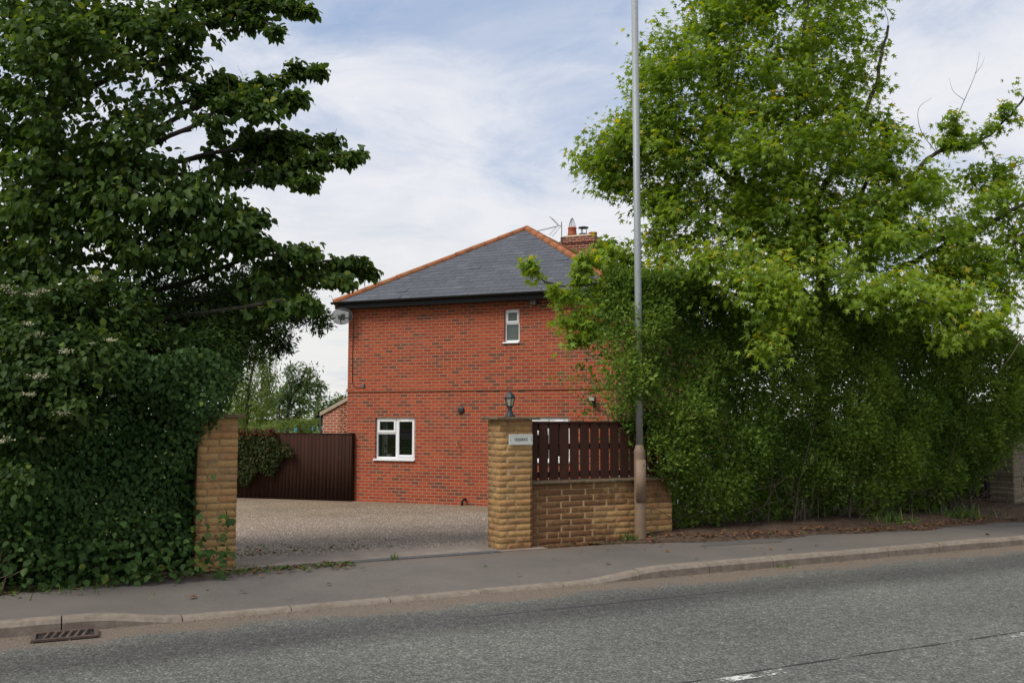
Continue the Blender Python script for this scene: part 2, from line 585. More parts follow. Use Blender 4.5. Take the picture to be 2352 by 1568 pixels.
def mat_wood(name, c0, c1, pale=None):
    m, nt, p, _ = new_mat(name)
    v = objco(nt)
    mpn = N(nt, "ShaderNodeMapping")
    mpn.inputs["Scale"].default_value = (22, 22, 1.4)
    L(nt, v, mpn.inputs[0])
    f = noise(nt, mpn.outputs[0], 1.6, 7.0, .7, .5)
    a = N(nt, "ShaderNodeAttribute", attribute_name="tint")
    c = mixc(nt, f, c0, c1)
    c = mixc(nt, 1.0, c, ramp(nt, a.outputs["Fac"], [(0, (.86, .86, .87)), (1, (1.16, 1.13, 1.10))]).outputs[0], "MULTIPLY")
    b = ramp(nt, noise(nt, v, 3.2, 7.0, .72), [(.58, (0, 0, 0)), (.78, (1, 1, 1))])
    c = mixc(nt, math_node(nt, "MULTIPLY", b.outputs[0], .35), c, pale or tuple(x * 2.2 for x in c1))
    L(nt, c, p.inputs["Base Color"])
    p.inputs["Roughness"].default_value = .85
    p.inputs["Specular IOR Level"].default_value = .12
    bump(nt, p, f, .004)
    return m


M_ROAD = mat_road()
M_PAVE = mat_pave()
M_GRAVEL = mat_gravel()
M_STONE = mat_stone()
M_SLATE = mat_slate()
M_FENCE = mat_wood("stained_boards", (.022, .0095, .0065), (.044, .019, .013))
M_PICKET = mat_wood("stained_pickets", (.034, .0150, .0110), (.066, .029, .021))
M_GREYWOOD = mat_wood("dark_old_boards", (.030, .024, .026), (.060, .048, .048))
M_KERB = mat_simple("kerb_concrete", (.200, .168, .136), .88, .22, 14, bdist=.004, bscale=90, spec=.2, dirt=((.10, .075, .058), .55))
M_APRON = mat_simple("drive_concrete", (.215, .178, .150), .9, .2, 5, bdist=.005, bscale=80, spec=.2, dirt=((.11, .085, .068), .5))
M_SOIL = mat_simple("soil", (.075, .050, .036), .95, .45, 12, bdist=.03, bscale=25, spec=.1, dirt=((.15, .105, .075), .5))
M_LAND = mat_simple("meadow", (.060, .095, .024), .9, .35, .25, spec=.1)
M_CAP = mat_simple("cast_stone_cap", (.150, .108, .066), .9, .35, 22, bdist=.006, bscale=60, spec=.2, dirt=((.06, .055, .035), .7))
M_GREYSTONE = mat_simple("grey_walling", (.20, .17, .125), .9, .35, 16, bdist=.02, bscale=28, spec=.2)
M_TERRA = mat_simple("terracotta_tile", (.27, .092, .034), .8, .3, 7, bdist=.004, bscale=60, spec=.3, dirt=((.24, .15, .085), .55))
M_POT = mat_simple("terracotta_pot", (.36, .095, .045), .7, .2, 10, spec=.3)
M_BLACKPVC = mat_simple("black_pvc", (.009, .010, .010), .45, .3, 6, spec=.25)
M_BLACK = mat_simple("black_paint", (.022, .023, .025), .5, .3, 20)
M_LANTERN = mat_simple("lantern_paint", (.022, .027, .035), .5, .25, 20, spec=.3)
M_UPVC = mat_simple("white_upvc", (.74, .75, .76), .3, .04, 5)
M_SIGN = mat_simple("sign_enamel", (.60, .61, .58), .4, .06, 30, dirt=((.36, .34, .28), .35))
M_MORTARCAP = mat_simple("flaunching", (.36, .30, .22), .9, .25, 15)
M_WIRE = mat_simple("dark_wire", (.035, .035, .038), .5, .2, 20)
M_CABLE = mat_simple("brown_cable", (.060, .020, .014), .5, .2, 20)
M_IRON = mat_simple("rusty_iron", (.062, .042, .032), .85, .45, 25, bdist=.004, bscale=80, dirt=((.13, .088, .062), .6))
M_DRAIN = mat_simple("drain_grating", (.10, .10, .10), .6, .3, 20)
M_VOID = mat_simple("dark_pit", (.006, .005, .005), .9, .2, 5)
M_DARKROOM = mat_simple("room_wall", (.045, .042, .040), .9, .2, 2)
M_BLIND = mat_simple("curtain", (.30, .31, .28), .9, .15, 3)
M_PLANTPOT = mat_simple("white_pot", (.62, .60, .55), .5, .08, 10)
M_REDFLOWER = mat_simple("red_petals", (.38, .045, .02), .7, .2, 30)
M_BARGE = mat_simple("barge_board", (.36, .30, .21), .7, .2, 8)
M_ROOFDARK = mat_simple("dark_roof_tile", (.06, .05, .045), .8, .3, 8)
M_PEGBLUE = mat_simple("blue_peg", (.12, .48, .62), .5, .1, 10)
M_PEGGREEN = mat_simple("green_peg", (.22, .60, .42), .5, .1, 10)
M_PEGWHITE = mat_simple("white_peg", (.60, .62, .58), .5, .1, 10)
M_GREYPLASTIC = mat_simple("grey_plastic", (.12, .12, .12), .5, .2, 15)
M_LETTER = mat_simple("black_lettering", (.012, .012, .012), .5, .1, 10)
M_TAPMETAL = mat_simple("brass_tap", (.35, .27, .18), .4, .2, 20, metal=.6)
M_WHITEPAINT = mat_simple("white_patch_paint", (.66, .68, .70), .6, .08, 5)


def mat_pole():
    m, nt, p, _ = new_mat("galvanised_pole")
    v = objco(nt)
    s = N(nt, "ShaderNodeSeparateXYZ")
    L(nt, v, s.inputs[0])
    f = noise(nt, v, 38.0, 6.0, .7)
    c = ramp(nt, f, [(.3, (.20, .22, .23)), (.7, (.285, .305, .315))]).outputs[0]
    f2 = math_node(nt, "ADD", s.outputs[2], math_node(nt, "MULTIPLY", noise(nt, v, 3.0, 6.0, .7), 1.6))
    k = ramp(nt, math_node(nt, "DIVIDE", f2, 5.0), [(.30, (1, 1, 1)), (.62, (0, 0, 0))])
    c = mixc(nt, math_node(nt, "MULTIPLY", k.outputs[0], .8), c, mixc(nt, f, (.235, .195, .155), (.33, .285, .23)))
    L(nt, c, p.inputs["Base Color"])
    p.inputs["Roughness"].default_value = .55
    p.inputs["Metallic"].default_value = .15
    return m


M_POLE = mat_pole()
M_POLEBASE = mat_simple("painted_pole_base", (.185, .125, .078), .7, .2, 6, dirt=((.15, .125, .10), .5))


def mat_glass(name, col=(.9, .92, .93), rough=.02):
    m, nt, p, out = new_mat(name)
    g = N(nt, "ShaderNodeBsdfGlossy")
    g.inputs["Roughness"].default_value = rough
    t = N(nt, "ShaderNodeBsdfTransparent")
    t.inputs[0].default_value = (*col, 1)
    fr = N(nt, "ShaderNodeFresnel", i_IOR=1.45)
    mx = N(nt, "ShaderNodeMixShader")
    L(nt, math_node(nt, "MULTIPLY", fr.outputs[0], .9), mx.inputs[0])
    L(nt, t.outputs[0], mx.inputs[1])
    L(nt, g.outputs[0], mx.inputs[2])
    L(nt, mx.outputs[0], out.inputs[0])
    return m


M_GLASS = mat_glass("window_glass")
M_FROST = mat_simple("obscured_glass", (.085, .105, .100), .25, .12, 3)
M_LAMPGLASS = mat_simple("lamp_glass", (.34, .34, .27), .3, .15, 20)


def mat_mesh_dish():
    m, nt, p, out = new_mat("perforated_dish")
    v = objco(nt)
    p.inputs["Base Color"].default_value = (.055, .057, .062, 1)
    p.inputs["Roughness"].default_value = .6
    p.inputs["Specular IOR Level"].default_value = .12
    t = N(nt, "ShaderNodeBsdfTransparent")
    mx = N(nt, "ShaderNodeMixShader")
    mx.inputs[0].default_value = .22
    L(nt, p.outputs[0], mx.inputs[1])
    L(nt, t.outputs[0], mx.inputs[2])
    L(nt, mx.outputs[0], out.inputs[0])
    return m


M_DISH = mat_mesh_dish()

# ------------------------------------------------------------------ ground, road, footway, drive
KERB_T = 8.40


def smooth01(x):
    x = max(0.0, min(1.0, x))
    return x * x * (3 - 2 * x)


def road_z(t):
    return -0.085 + 0.05 * (1 - ((t - 4.8) / 3.6) ** 2) - .02


def drop(s):
    """0 at full kerb, 1 on the dropped crossing"""
    return smooth01((s - .35) / .85) * (1 - smooth01((s - 4.9) / 1.15))


def foot_z(s, t):
    k = max(0.0, min(1.0, (t - 8.5) / 1.7))
    return -0.082 * drop(s) * (1 - k) + .0 * k


def yard_z(s, t):
    if t < 11.1:
        return -.01 * max(0, t - 10.2)
    return -.01 - (abs(ZB) - .03) * min(1.0, (t - 11.1) / 8.0)


def grid(name, ss, ts, zf, mat, kind="structure"):
    v, f = [], []
    for t in ts:
        for s in ss:
            v.append((s, t, zf(s, t)))
    n = len(ss)
    for j in range(len(ts) - 1):
        for i in range(n - 1):
            a = j * n + i
            f.append((a, a + 1, a + n + 1, a + n))
    me = bpy.data.meshes.new(name)
    me.from_pydata(v, [], f)
    me.update()
    o = link(name, me, mat, None, True)
    o.rotation_euler = (0, 0, PHI)
    o["kind"] = kind
    return o


def lin(a, b, n):
    return [a + (b - a) * i / n for i in range(n + 1)]


# the far land, one big sheet to the horizon
land = MB()
land.quad((-3000, -3000, -.62), (3000, -3000, -.62), (3000, 3000, -.62), (-3000, 3000, -.62))
struct(land.build("ground", M_LAND))
far_s = [-400, -120, -40, -15, -6] + lin(-4, 16, 200) + [20, 30, 60, 150, 400]
grid("road", far_s, lin(1.2, KERB_T - .0, 18), lambda s, t: road_z(t), M_ROAD)
grid("pavement", far_s, lin(KERB_T + .125, 10.24, 8), foot_z, M_PAVE)
grid("pavement_opposite", [-400, -50, 0, 50, 400], [-2.2, 1.1, 1.2], lambda s, t: 0 if t < 1.15 else -.13, M_PAVE)
g_s = [-60, -30, -15, -8] + lin(-6, 18, 48) + [25, 40, 60]
grid("gravel_drive", lin(1.0, 9.4, 28), lin(11.1, 25.0, 50), yard_z, M_GRAVEL)
grid("concrete_apron", lin(1.0, 5.6, 14), [10.24, 10.5, 10.8, 11.16], lambda s, t: yard_z(s, t) + .004, M_APRON)
grid("garden_ground", [-60, -30, -15, -8, -4, 0, 1.0], lin(10.24, 70, 30), lambda s, t: yard_z(s, t) - .004 if t > 10.3 else -.001, M_LAND)
grid("garden_lawn", [1.0, 4, 9.4, 20, 40, 60], [25, 40, 70], lambda s, t: -.455, M_LAND)


def soil_z(s, t):
    b = smooth01((t - 9.55) / .7) * .09 * smooth01((s - 6.2) / 1.6)
    return .004 + b + .018 * math.sin(s * 7.1 + t * 3) * math.sin(t * 9 - s * 2.3) * smooth01((t - 9.7) / .4) - (0 if t < 12.6 else .1)


def soil_edge(s):
    return 10.02 - .42 * smooth01((s - 6) / 5) + .07 * math.sin(s * 2.1) + .05 * math.sin(s * 5.3 + 1)


sv, sf = [], []
S_S = lin(6.3, 24, 110)
S_K = lin(0, 1, 14)
for k in S_K:
    for s in S_S:
        e = soil_edge(s) if s > 7.0 else soil_edge(7.0) + (7.0 - s) * .42
        t = e + ((10.49 if s < 7.62 else 13.0) - e) * k ** 1.6
        sv.append((s, t, soil_z(s, t) if k > 0 else .002))
n_ = len(S_S)
for j in range(len(S_K) - 1):
    for i in range(n_ - 1):
        a = j * n_ + i
        sf.append((a, a + 1, a + n_ + 1, a + n_))
me = bpy.data.meshes.new("soil_verge")
me.from_pydata(sv, [], sf)
me.update()
o = link("soil_verge", me, M_SOIL, None, True)
o.rotation_euler = (0, 0, PHI)
struct(o)

# kerb stones: one run of .915 m stones with open joints
kb = MB()
s = -30.0
k_rng = random.Random(3)
while s < 60:
    s1 = s + .915
    if -7 < s < 20:
        za, zb_ = foot_z(s, 8.52), foot_z(s1, 8.52)
        j = k_rng.uniform(-.004, .006)
        y0 = KERB_T + k_rng.uniform(-.006, .006)
        pts = []
        for q_ in range(7):
            ss = s + .005 + (s1 - s - .01) * q_ / 6
            z = foot_z(ss, 8.52)
            pts.append([(ss, y0 - .012, -.30), (ss, y0 - .008, z - .035 + j), (ss, y0 + .018, z - .004 + j), (ss, y0 + .05, z + .003 + j), (ss, y0 + .127, z + .003 + j), (ss, y0 + .127, -.3)])
        for a, b in zip(pts[:-1], pts[1:]):
            for q in range(5):
                kb.quad(a[q], b[q], b[q + 1], a[q + 1])
        kb.quad(*pts[0])
        kb.quad(*pts[-1][::-1])
    else:
        kb.box(s, s1 - .01, KERB_T, KERB_T + .125, -.3, .002)
    s = s1
o = kb.build("kerb", M_KERB)
o.rotation_euler = (0, 0, PHI)
struct(o)
o = MB()
o.box(-400, 400, 1.075, 1.2, -.3, .004)
o = o.build("kerb_opposite", M_KERB)
o.rotation_euler = (0, 0, PHI)
struct(o)


# worn centre line
def mat_line():
    m, nt, p, out = new_mat("worn_road_paint")
    v = objco(nt)
    f = noise(nt, v, 34.0, 7.0, .75)
    w = noise(nt, v, 2.3, 4.0, .6)
    k = ramp(nt, math_node(nt, "ADD", f, math_node(nt, "MULTIPLY", math_node(nt, "SUBTRACT", w, .5), .9)), [(.525, (0, 0, 0)), (.58, (1, 1, 1))])
    c = mixc(nt, f, (.42, .42, .40), (.62, .62, .60))
    L(nt, c, p.inputs["Base Color"])
    p.inputs["Roughness"].default_value = .7
    t = N(nt, "ShaderNodeBsdfTransparent")
    mx = N(nt, "ShaderNodeMixShader")
    L(nt, k.outputs[0], mx.inputs[0])
    L(nt, t.outputs[0], mx.inputs[1])
    L(nt, p.outputs[0], mx.inputs[2])
    L(nt, mx.outputs[0], out.inputs[0])
    return m


ln = MB()
s = -17.6
while s < 60:
    z = road_z(4.8) + .004
    ln.quad((s, 4.77, z), (s + 4.0, 4.77, z), (s + 4.0, 4.86, z), (s, 4.86, z))
    s += 6.0
o = ln.build("road_marking", mat_line())
o.rotation_euler = (0, 0, PHI)
struct(o)
sm = MB()
xs = lin(-10, 30, 200)
for a, b in zip(xs[:-1], xs[1:]):
    wa = max(0, .010 * abs(math.sin(a * 3.1)) + .008 * math.sin(a * 11))
    wb = max(0, .010 * abs(math.sin(b * 3.1)) + .008 * math.sin(b * 11))
    oa, ob = .015 * math.sin(a * 1.7), .015 * math.sin(b * 1.7)
    z = road_z(4.88) + .003
    sm.quad((a, 4.885 + oa - wa, z), (b, 4.885 + ob - wb, z), (b, 4.885 + ob + wb, z), (a, 4.885 + oa + wa, z))
xs = lin(2.9, 6.4, 60)
for a, b in zip(xs[:-1], xs[1:]):
    wa = .022 * math.sin((a - 2.9) / 3.5 * math.pi) * (.6 + .5 * abs(math.sin(a * 4)))
    wb = .022 * math.sin((b - 2.9) / 3.5 * math.pi) * (.6 + .5 * abs(math.sin(b * 4)))
    z = road_z(7.5) + .004
    sm.quad((a, 7.36 + .02 * math.sin(a) - wa, z), (b, 7.36 + .02 * math.sin(b) - wb, z), (b, 7.36 + .02 * math.sin(b) + wb, z), (a, 7.36 + .02 * math.sin(a) + wa, z))
o = sm.build("road_seam", mat_simple("bitumen_seam", (.026, .025, .027), .7, .3, 20))
o.rotation_euler = (0, 0, PHI)
struct(o)

# ------------------------------------------------------------------ leaves
LIME_T = dict(v=np.array([(0, 0, 0), (0, .5, .0), (0, 1.06, -.14), (-.30, .16, .05), (-.40, .48, .07), (-.20, .83, .0), (.30, .16, .05), (.40, .48, .07), (.20, .83, .0)]),
              f=[(0, 1, 4, 3), (1, 2, 5, 4), (0, 6, 7, 1), (1, 7, 8, 2)])
NARROW_T = dict(v=np.array([(0, 0, 0), (0, .55, .0), (0, 1.1, -.12), (-.17, .25, .04), (-.15, .75, .02), (.17, .25, .04), (.15, .75, .02)]),
                f=[(0, 1, 4, 3), (1, 2, 4), (0, 5, 6, 1), (1, 6, 2)])
MAPLE_T = dict(v=np.array([(0, 0, 0), (0, .22, .02), (0, 1.05, -.12), (-.10, .52, .03), (.10, .52, .03), (-.52, .66, -.08), (.52, .66, -.08), (-.16, .28, .03), (.16, .28, .03), (-.46, .12, -.06), (.46, .12, -.06)]),
               f=[(1, 4, 2, 3), (1, 3, 5, 7), (1, 8, 6, 4), (0, 1, 7, 9), (0, 10, 8, 1)])
SMALL_T = dict(v=np.array([(0, 0, 0), (-.30, .5, .07), (0, 1.0, -.05), (.30, .5, .07)]), f=[(0, 2, 1), (0, 3, 2)])
BLADE_T = dict(v=np.array([(-.06, 0, 0), (.06, 0, 0), (.04, .55, .06), (-.04, .55, .06), (0, 1.0, .25)]), f=[(0, 1, 2, 3), (3, 2, 4)])


def unit(a):
    return a / np.maximum(np.linalg.norm(a, axis=1, keepdims=True), 1e-9)


def leaves(name, pos, axis, nrm, size, T, tint, young, mat, parent, origin):
    pos = np.asarray(pos) - np.asarray(origin)
    a = unit(axis)
    side = unit(np.cross(a, nrm))
    n = np.cross(side, a)
    tv = T["v"]
    K = len(tv)
    V = pos[:, None, :] + size[:, None, None] * (tv[None, :, 0:1] * side[:, None, :] + tv[None, :, 1:2] * a[:, None, :] + tv[None, :, 2:3] * n[:, None, :])
    M = len(pos)
    V = V.reshape(-1, 3)
    ff = np.concatenate([np.array(f) for f in T["f"]])
    sz = np.array([len(f) for f in T["f"]])
    F = (ff[None, :] + (np.arange(M) * K)[:, None]).ravel()
    S = np.tile(sz, M)
    k = len(sz)
    me = np_mesh(name, V, F, S, {"tint": np.repeat(tint, k), "young": np.repeat(young, k)})
    return link(name, me, mat, parent)


def blob_points(blobs, total, r):
    """clump centres inside crown lobes. blob: (vx, vy, rvx, rvy, D, rd[, weight])"""
    w = np.array([b[2] * b[3] * (b[6] if len(b) > 6 else 1.0) for b in blobs], float)
    w /= w.sum()
    out = []
    for b, k in zip(blobs, w):
        m = max(1, int(round(total * k)))
        for _ in range(m):
            while True:
                q = r.normal(size=3)
                q /= np.linalg.norm(q)
                q *= r.random() ** .40
                break
            out.append(at(b[0] + q[0] * b[2], b[1] + q[1] * b[3], b[4] + q[2] * b[5]))
    return np.array([tuple(p) for p in out])


def curve(pts, n=6, wob=.0, r=None):
    """Catmull-Rom through points"""
    P = [Vector(p) for p in pts]
    P = [P[0] * 2 - P[1]] + P + [P[-1] * 2 - P[-2]]
    out = []
    for i in range(1, len(P) - 2):
        for k in range(n):
            t = k / n
            a, b, c, d = P[i - 1], P[i], P[i + 1], P[i + 2]
            q = .5 * ((2 * b) + (c - a) * t + (2 * a - 5 * b + 4 * c - d) * t * t + (3 * b - a - 3 * c + d) * t ** 3)
            if wob and r is not None:
                q = q + Vector(r.normal(size=3)) * wob
            out.append(q)
    out.append(P[-2])
    return out


def plant(name, label, cat, base, limbs, clumps, T, mat, leaf, per, rad, flat=.5, droop=.3, tipy=.2, seed=1, group=None, twig_r=.006, bark=None, upbias=1.0, strands=0, crown="crown", sag=.0, tints=None, out_from=None, scale=None):
    """limbs: list of (points, r0, r1); clumps: (n,3) leafy tips that are joined to the nearest limb by twigs"""
    r = np.random.default_rng(seed)
    th = thing(name, label, cat, base, 0, group)
    org = np.array(tuple(base))
    tm = MB()
    nodes, nrad = [], []
    for pts, r0, r1 in limbs:
        c = curve(pts, 6, .012, r)
        rr = [r0 + (r1 - r0) * (i / (len(c) - 1)) ** .8 for i in range(len(c))]
        tm.tube([p - Vector(base) for p in c], rr, 9)
        for p, q in zip(c, rr):
            nodes.append(tuple(p))
            nrad.append(q)
    tm.build("trunk", bark or M_BARK, th, True)
    nd = np.zeros((len(nodes) + 6 * len(clumps) + 8, 3))
    nr = np.zeros(len(nd))
    m = len(nodes)
    nd[:m] = nodes
    nr[:m] = nrad
    first = nd[:m].copy()
    d0 = np.array([np.min(np.linalg.norm(first - c, axis=1)) for c in clumps])
    order = np.argsort(d0)
    tw = MB()
    LP, LA, LN, LS, LT, LY = [], [], [], [], [], []
    ctr = clumps.mean(axis=0) if out_from is None else np.array(out_from)
    for idx in order:
        c = clumps[idx]
        dv = nd[:m] - c
        dist = np.linalg.norm(dv, axis=1) + .5 * np.maximum(dv[:, 2], 0)
        j = int(np.argmin(dist))
        p = nd[j]
        ln_ = np.linalg.norm(c - p)
        if ln_ > .03:
            mid = (p + c) / 2 + np.array([0, 0, 1.0]) * ln_ * r.uniform(-.05, .16) + r.normal(size=3) * ln_ * .07
            ts = np.linspace(0, 1, 5)[:, None]
            path = (1 - ts) ** 2 * p + 2 * ts * (1 - ts) * mid + ts ** 2 * c
            ra = min(nr[j] * .7, twig_r * (.6 + ln_ * 1.3))
            rr = np.linspace(ra, max(.0022, ra * .35), 5)
            tw.tube([Vector(q - org) for q in path], list(rr), 4, False)
            nd[m:m + 4] = path[1:]
            nr[m:m + 4] = rr[1:]
            m += 4
        else:
            path = np.array([p, c])
        sc_ = 1.0 if scale is None else scale[idx]
        k = max(3, int(per * r.uniform(.65, 1.4) * sc_))
        R_ = rad * r.uniform(.7, 1.3) * sc_
        q = unit(r.normal(size=(k, 3))) * (r.random((k, 1)) ** .45) * R_
        q[:, 2] *= flat
        # some leaves ride along the twig itself
        on = r.random(k) < .35
        if len(path) > 2:
            tt = r.uniform(.35, 1.0, k)
            pp = (1 - tt)[:, None] ** 2 * path[0] + 2 * (tt * (1 - tt))[:, None] * path[2] + (tt ** 2)[:, None] * path[-1]
            pos = np.where(on[:, None], pp + q * .35, c + q)
        else:
            pos = c + q
        outd = unit(q + 1e-6)
        rad_out = unit((pos - ctr))
        ax = outd * .7 + rad_out * .35 + r.normal(size=(k, 3)) * .45 + np.array([0, 0, -droop])
        nm = np.array([0, 0, upbias]) + rad_out * .35 + r.normal(size=(k, 3)) * .72
        LP.append(pos)
        LA.append(ax)
        LN.append(nm)
        LS.append(leaf * r.uniform(.55, 1.2, k))
        base_t = np.clip(r.normal(.45, .22) + (tints(c) if tints else 0), 0, 1)
        LT.append(np.clip(base_t + r.normal(size=k) * .16, 0, 1))
        tip = (q[:, 2] / (R_ * flat + 1e-6) > .25)
        yv = np.where(tip & (r.random(k) < tipy * 2.2), r.uniform(.3, 1.0, k), 0.0) * (1 if r.random() < .75 else .3)
        LY.append(yv)
        for _ in range(strands):
            a0 = c + r.normal(size=3) * R_ * .6
            hl = r.uniform(.4, 1.0)
            kk = int(14 * hl)
            tq = np.linspace(0, 1, kk)[:, None]
            st = a0 + np.array([r.normal() * .08, r.normal() * .08, 0]) * tq - np.array([0, 0, hl]) * tq
            LP.append(st)
            LA.append(np.array([0, 0, -1.0]) + r.normal(size=(kk, 3)) * .6)
            LN.append(r.normal(size=(kk, 3)))
            LS.append(leaf * r.uniform(.6, 1.1, kk))
            LT.append(np.clip(base_t + r.normal(size=kk) * .15, 0, 1))
            LY.append((r.random(kk) < .12) * .6)
    if tw.v:
        tw.build("twig_sprays", M_TWIG, th)
    cat_ = lambda x: np.concatenate(x)
    leaves(crown, cat_(LP), cat_(LA), cat_(LN), cat_(LS), T, cat_(LT), cat_(LY), mat, th, org)
    return th


def bare_twigs(parent, base, paths, mat):
    for pts, r0 in paths:
        b = MB()
        c = curve(pts, 5)
        b.tube([p - Vector(base) for p in c], [r0 * (1 - .75 * i / (len(c) - 1)) for i in range(len(c))], 4, False)
        b.build("bare_twig", mat, parent)


# ------------------------------------------------------------------ the brick house
HW, HD = 6.97, 16.0
ZT = on_wall(1310, 1160)[1]
OV = .25
ZE = ZT + .165
RISE = (HW / 2 + OV) * math.tan(R(31.6))
house = thing("brick_house", "red brick house with grey slate hipped roof and orange hip tiles", "house", CORNER, W_ANG)


def rect_on_wall(x0, y0, x1, y1):
    a = on_wall(x0, (y0 + y1) / 2)[0], on_wall(x1, (y0 + y1) / 2)[0]
    b = on_wall((x0 + x1) / 2, y1)[1], on_wall((x0 + x1) / 2, y0)[1]
    return a[0], a[1], b[0], b[1]


WIN_L = rect_on_wall(1407, 1565, 1556, 1729)
WIN_R = rect_on_wall(1977, 1564, 2136, 1737)
WIN_U = rect_on_wall(1891, 1158, 1948, 1289)
mb = MB()
REV = .085
opens = [WIN_L, WIN_R, WIN_U]
gx = sorted({0.0, HW} | {x for o_ in opens for x in o_[:2]})
gz = sorted({-.25, ZT + .05} | {z for o_ in opens for z in o_[2:]})
for x0, x1 in zip(gx[:-1], gx[1:]):
    for z0, z1 in zip(gz[:-1], gz[1:]):
        cx, cz = (x0 + x1) / 2, (z0 + z1) / 2
        if any(o_[0] < cx < o_[1] and o_[2] < cz < o_[3] for o_ in opens):
            continue
        mb.quad((x0, 0, z0), (x1, 0, z0), (x1, 0, z1), (x0, 0, z1))
for x0, x1, z0, z1 in opens:
    mb.quad((x0, 0, z0), (x0, 0, z1), (x0, REV + .1, z1), (x0, REV + .1, z0))
    mb.quad((x1, 0, z0), (x1, REV + .1, z0), (x1, REV + .1, z1), (x1, 0, z1))
    mb.quad((x0, 0, z1), (x1, 0, z1), (x1, REV + .1, z1), (x0, REV + .1, z1))
    mb.quad((x0, 0, z0), (x0, REV + .1, z0), (x1, REV + .1, z0), (x1, 0, z0))
mb.quad((0, 0, -.25), (0, 0, ZT + .05), (0, HD, ZT + .05), (0, HD, -.25))
mb.quad((HW, 0, -.25), (HW, HD, -.25), (HW, HD, ZT + .05), (HW, 0, ZT + .05))
mb.quad((0, HD, -.25), (0, HD, ZT + .05), (HW, HD, ZT + .05), (HW, HD, -.25))
mb.quad((0, 0, ZT + .05), (HW, 0, ZT + .05), (HW, HD, ZT + .05), (0, HD, ZT + .05))
mb.build("wall", M_BRICK, house)
ZBAND = on_wall(1500, 1467)[1]
mb = MB()
mb.box(-.025, HW + .025, -.025, .0, ZBAND, ZBAND + .078)
mb.box(-.025, -.001, 0.0, HD, ZBAND, ZBAND + .078)
mb.build("brick_course", M_BRICK, house, bevel=.004)

# roof: slates laid one by one on the front hip, plain sheets on the slopes facing away
AP = (HW / 2, HW / 2)
mb = MB()
e0, e1, e2, e3 = (-OV, -OV, ZE), (HW + OV, -OV, ZE), (HW + OV, HD + OV, ZE), (-OV, HD + OV, ZE)
a0, a1 = (AP[0], AP[1], ZE + RISE), (AP[0], HD - HW / 2, ZE + RISE)
mb.quad(e0, e1, a0)
mb.quad(e1, e2, a1, a0)
mb.quad(e2, e3, a1)
mb.quad(e3, e0, a0, a1)
roof = mb.build("roof", M_SLATE, house)
sl_v, sl_f, sl_s, sl_t = [], [], [], []
slope_l = math.hypot(HW / 2 + OV, RISE)
cosp, sinp = (HW / 2 + OV) / slope_l, RISE / slope_l
gauge, sw = .205, .305
rows = int(slope_l / gauge)
rr_ = random.Random(5)
for k in range(rows + 1):
    v0, v1 = k * gauge - .02, min(slope_l, k * gauge + gauge * 1.25)
    h0, h1 = max(0, v0) * cosp, v1 * cosp
    xl, xr = -OV + max(0, v0) * cosp, HW + OV - max(0, v0) * cosp
    x = -OV - (sw / 2 if k % 2 else 0)
    while x < HW + OV:
        xa, xb = max(x + .003, xl), min(x + sw - .003, xr)
        if xb - xa > .02:
            dz = rr_.uniform(-.002, .003) + (.014 if rr_.random() < .03 else 0)
            b = len(sl_v)
            up = (.0, -sinp, cosp)
            xa1, xb1 = max(xa, -OV + h1), min(xb, HW + OV - h1)
            for xx, vv, lift in ((xa, v0, .0075 + dz), (xb, v0, .0075 + dz), (max(xb1, xa1), v1, .004), (xa1, v1, .004)):
                sl_v.append((xx, -OV + vv * cosp + up[1] * lift, ZE + vv * sinp + up[2] * lift))
            sl_v += [(xa, -OV + v0 * cosp + up[1] * .005, ZE + v0 * sinp + up[2] * .005), (xb, -OV + v0 * cosp + up[1] * .005, ZE + v0 * sinp + up[2] * .005)]
            sl_f += [b, b + 1, b + 2, b + 3, b + 4, b + 5, b + 1, b]
            sl_s += [4, 4]
            t = rr_.random()
            sl_t += [t, t]
        x += sw
me = np_mesh("slates", np.array(sl_v), np.array(sl_f), np.array(sl_s), {"tint": sl_t})
link("slates", me, M_SLATE, roof)


def cap_run(mb, p, q, r=.095, seg=.42):
    p, q = Vector(p), Vector(q)
    d = q - p
    n = max(1, int(d.length / seg))
    for i in range(n):
        a, b = p + d * (i / n), p + d * ((i + 1) / n)
        jz = Vector((0, 0, k_rng.uniform(-.004, .004)))
        mb.tube([a - d.normalized() * .02 + jz, b + jz], [r + .003, r - .002], 12)


mb = MB()
lift = Vector((0, 0, -.015))
cap_run(mb, Vector(e0) + lift, Vector(a0) + lift)
cap_run(mb, Vector(e1) + lift, Vector(a0) + lift)
cap_run(mb, Vector(e2) + lift, Vector(a1) + lift)
cap_run(mb, Vector(e3) + lift, Vector(a1) + lift)
cap_run(mb, Vector(a0) + lift, Vector(a1) + lift)
mb.build("hip_tiles", M_TERRA, roof, True)
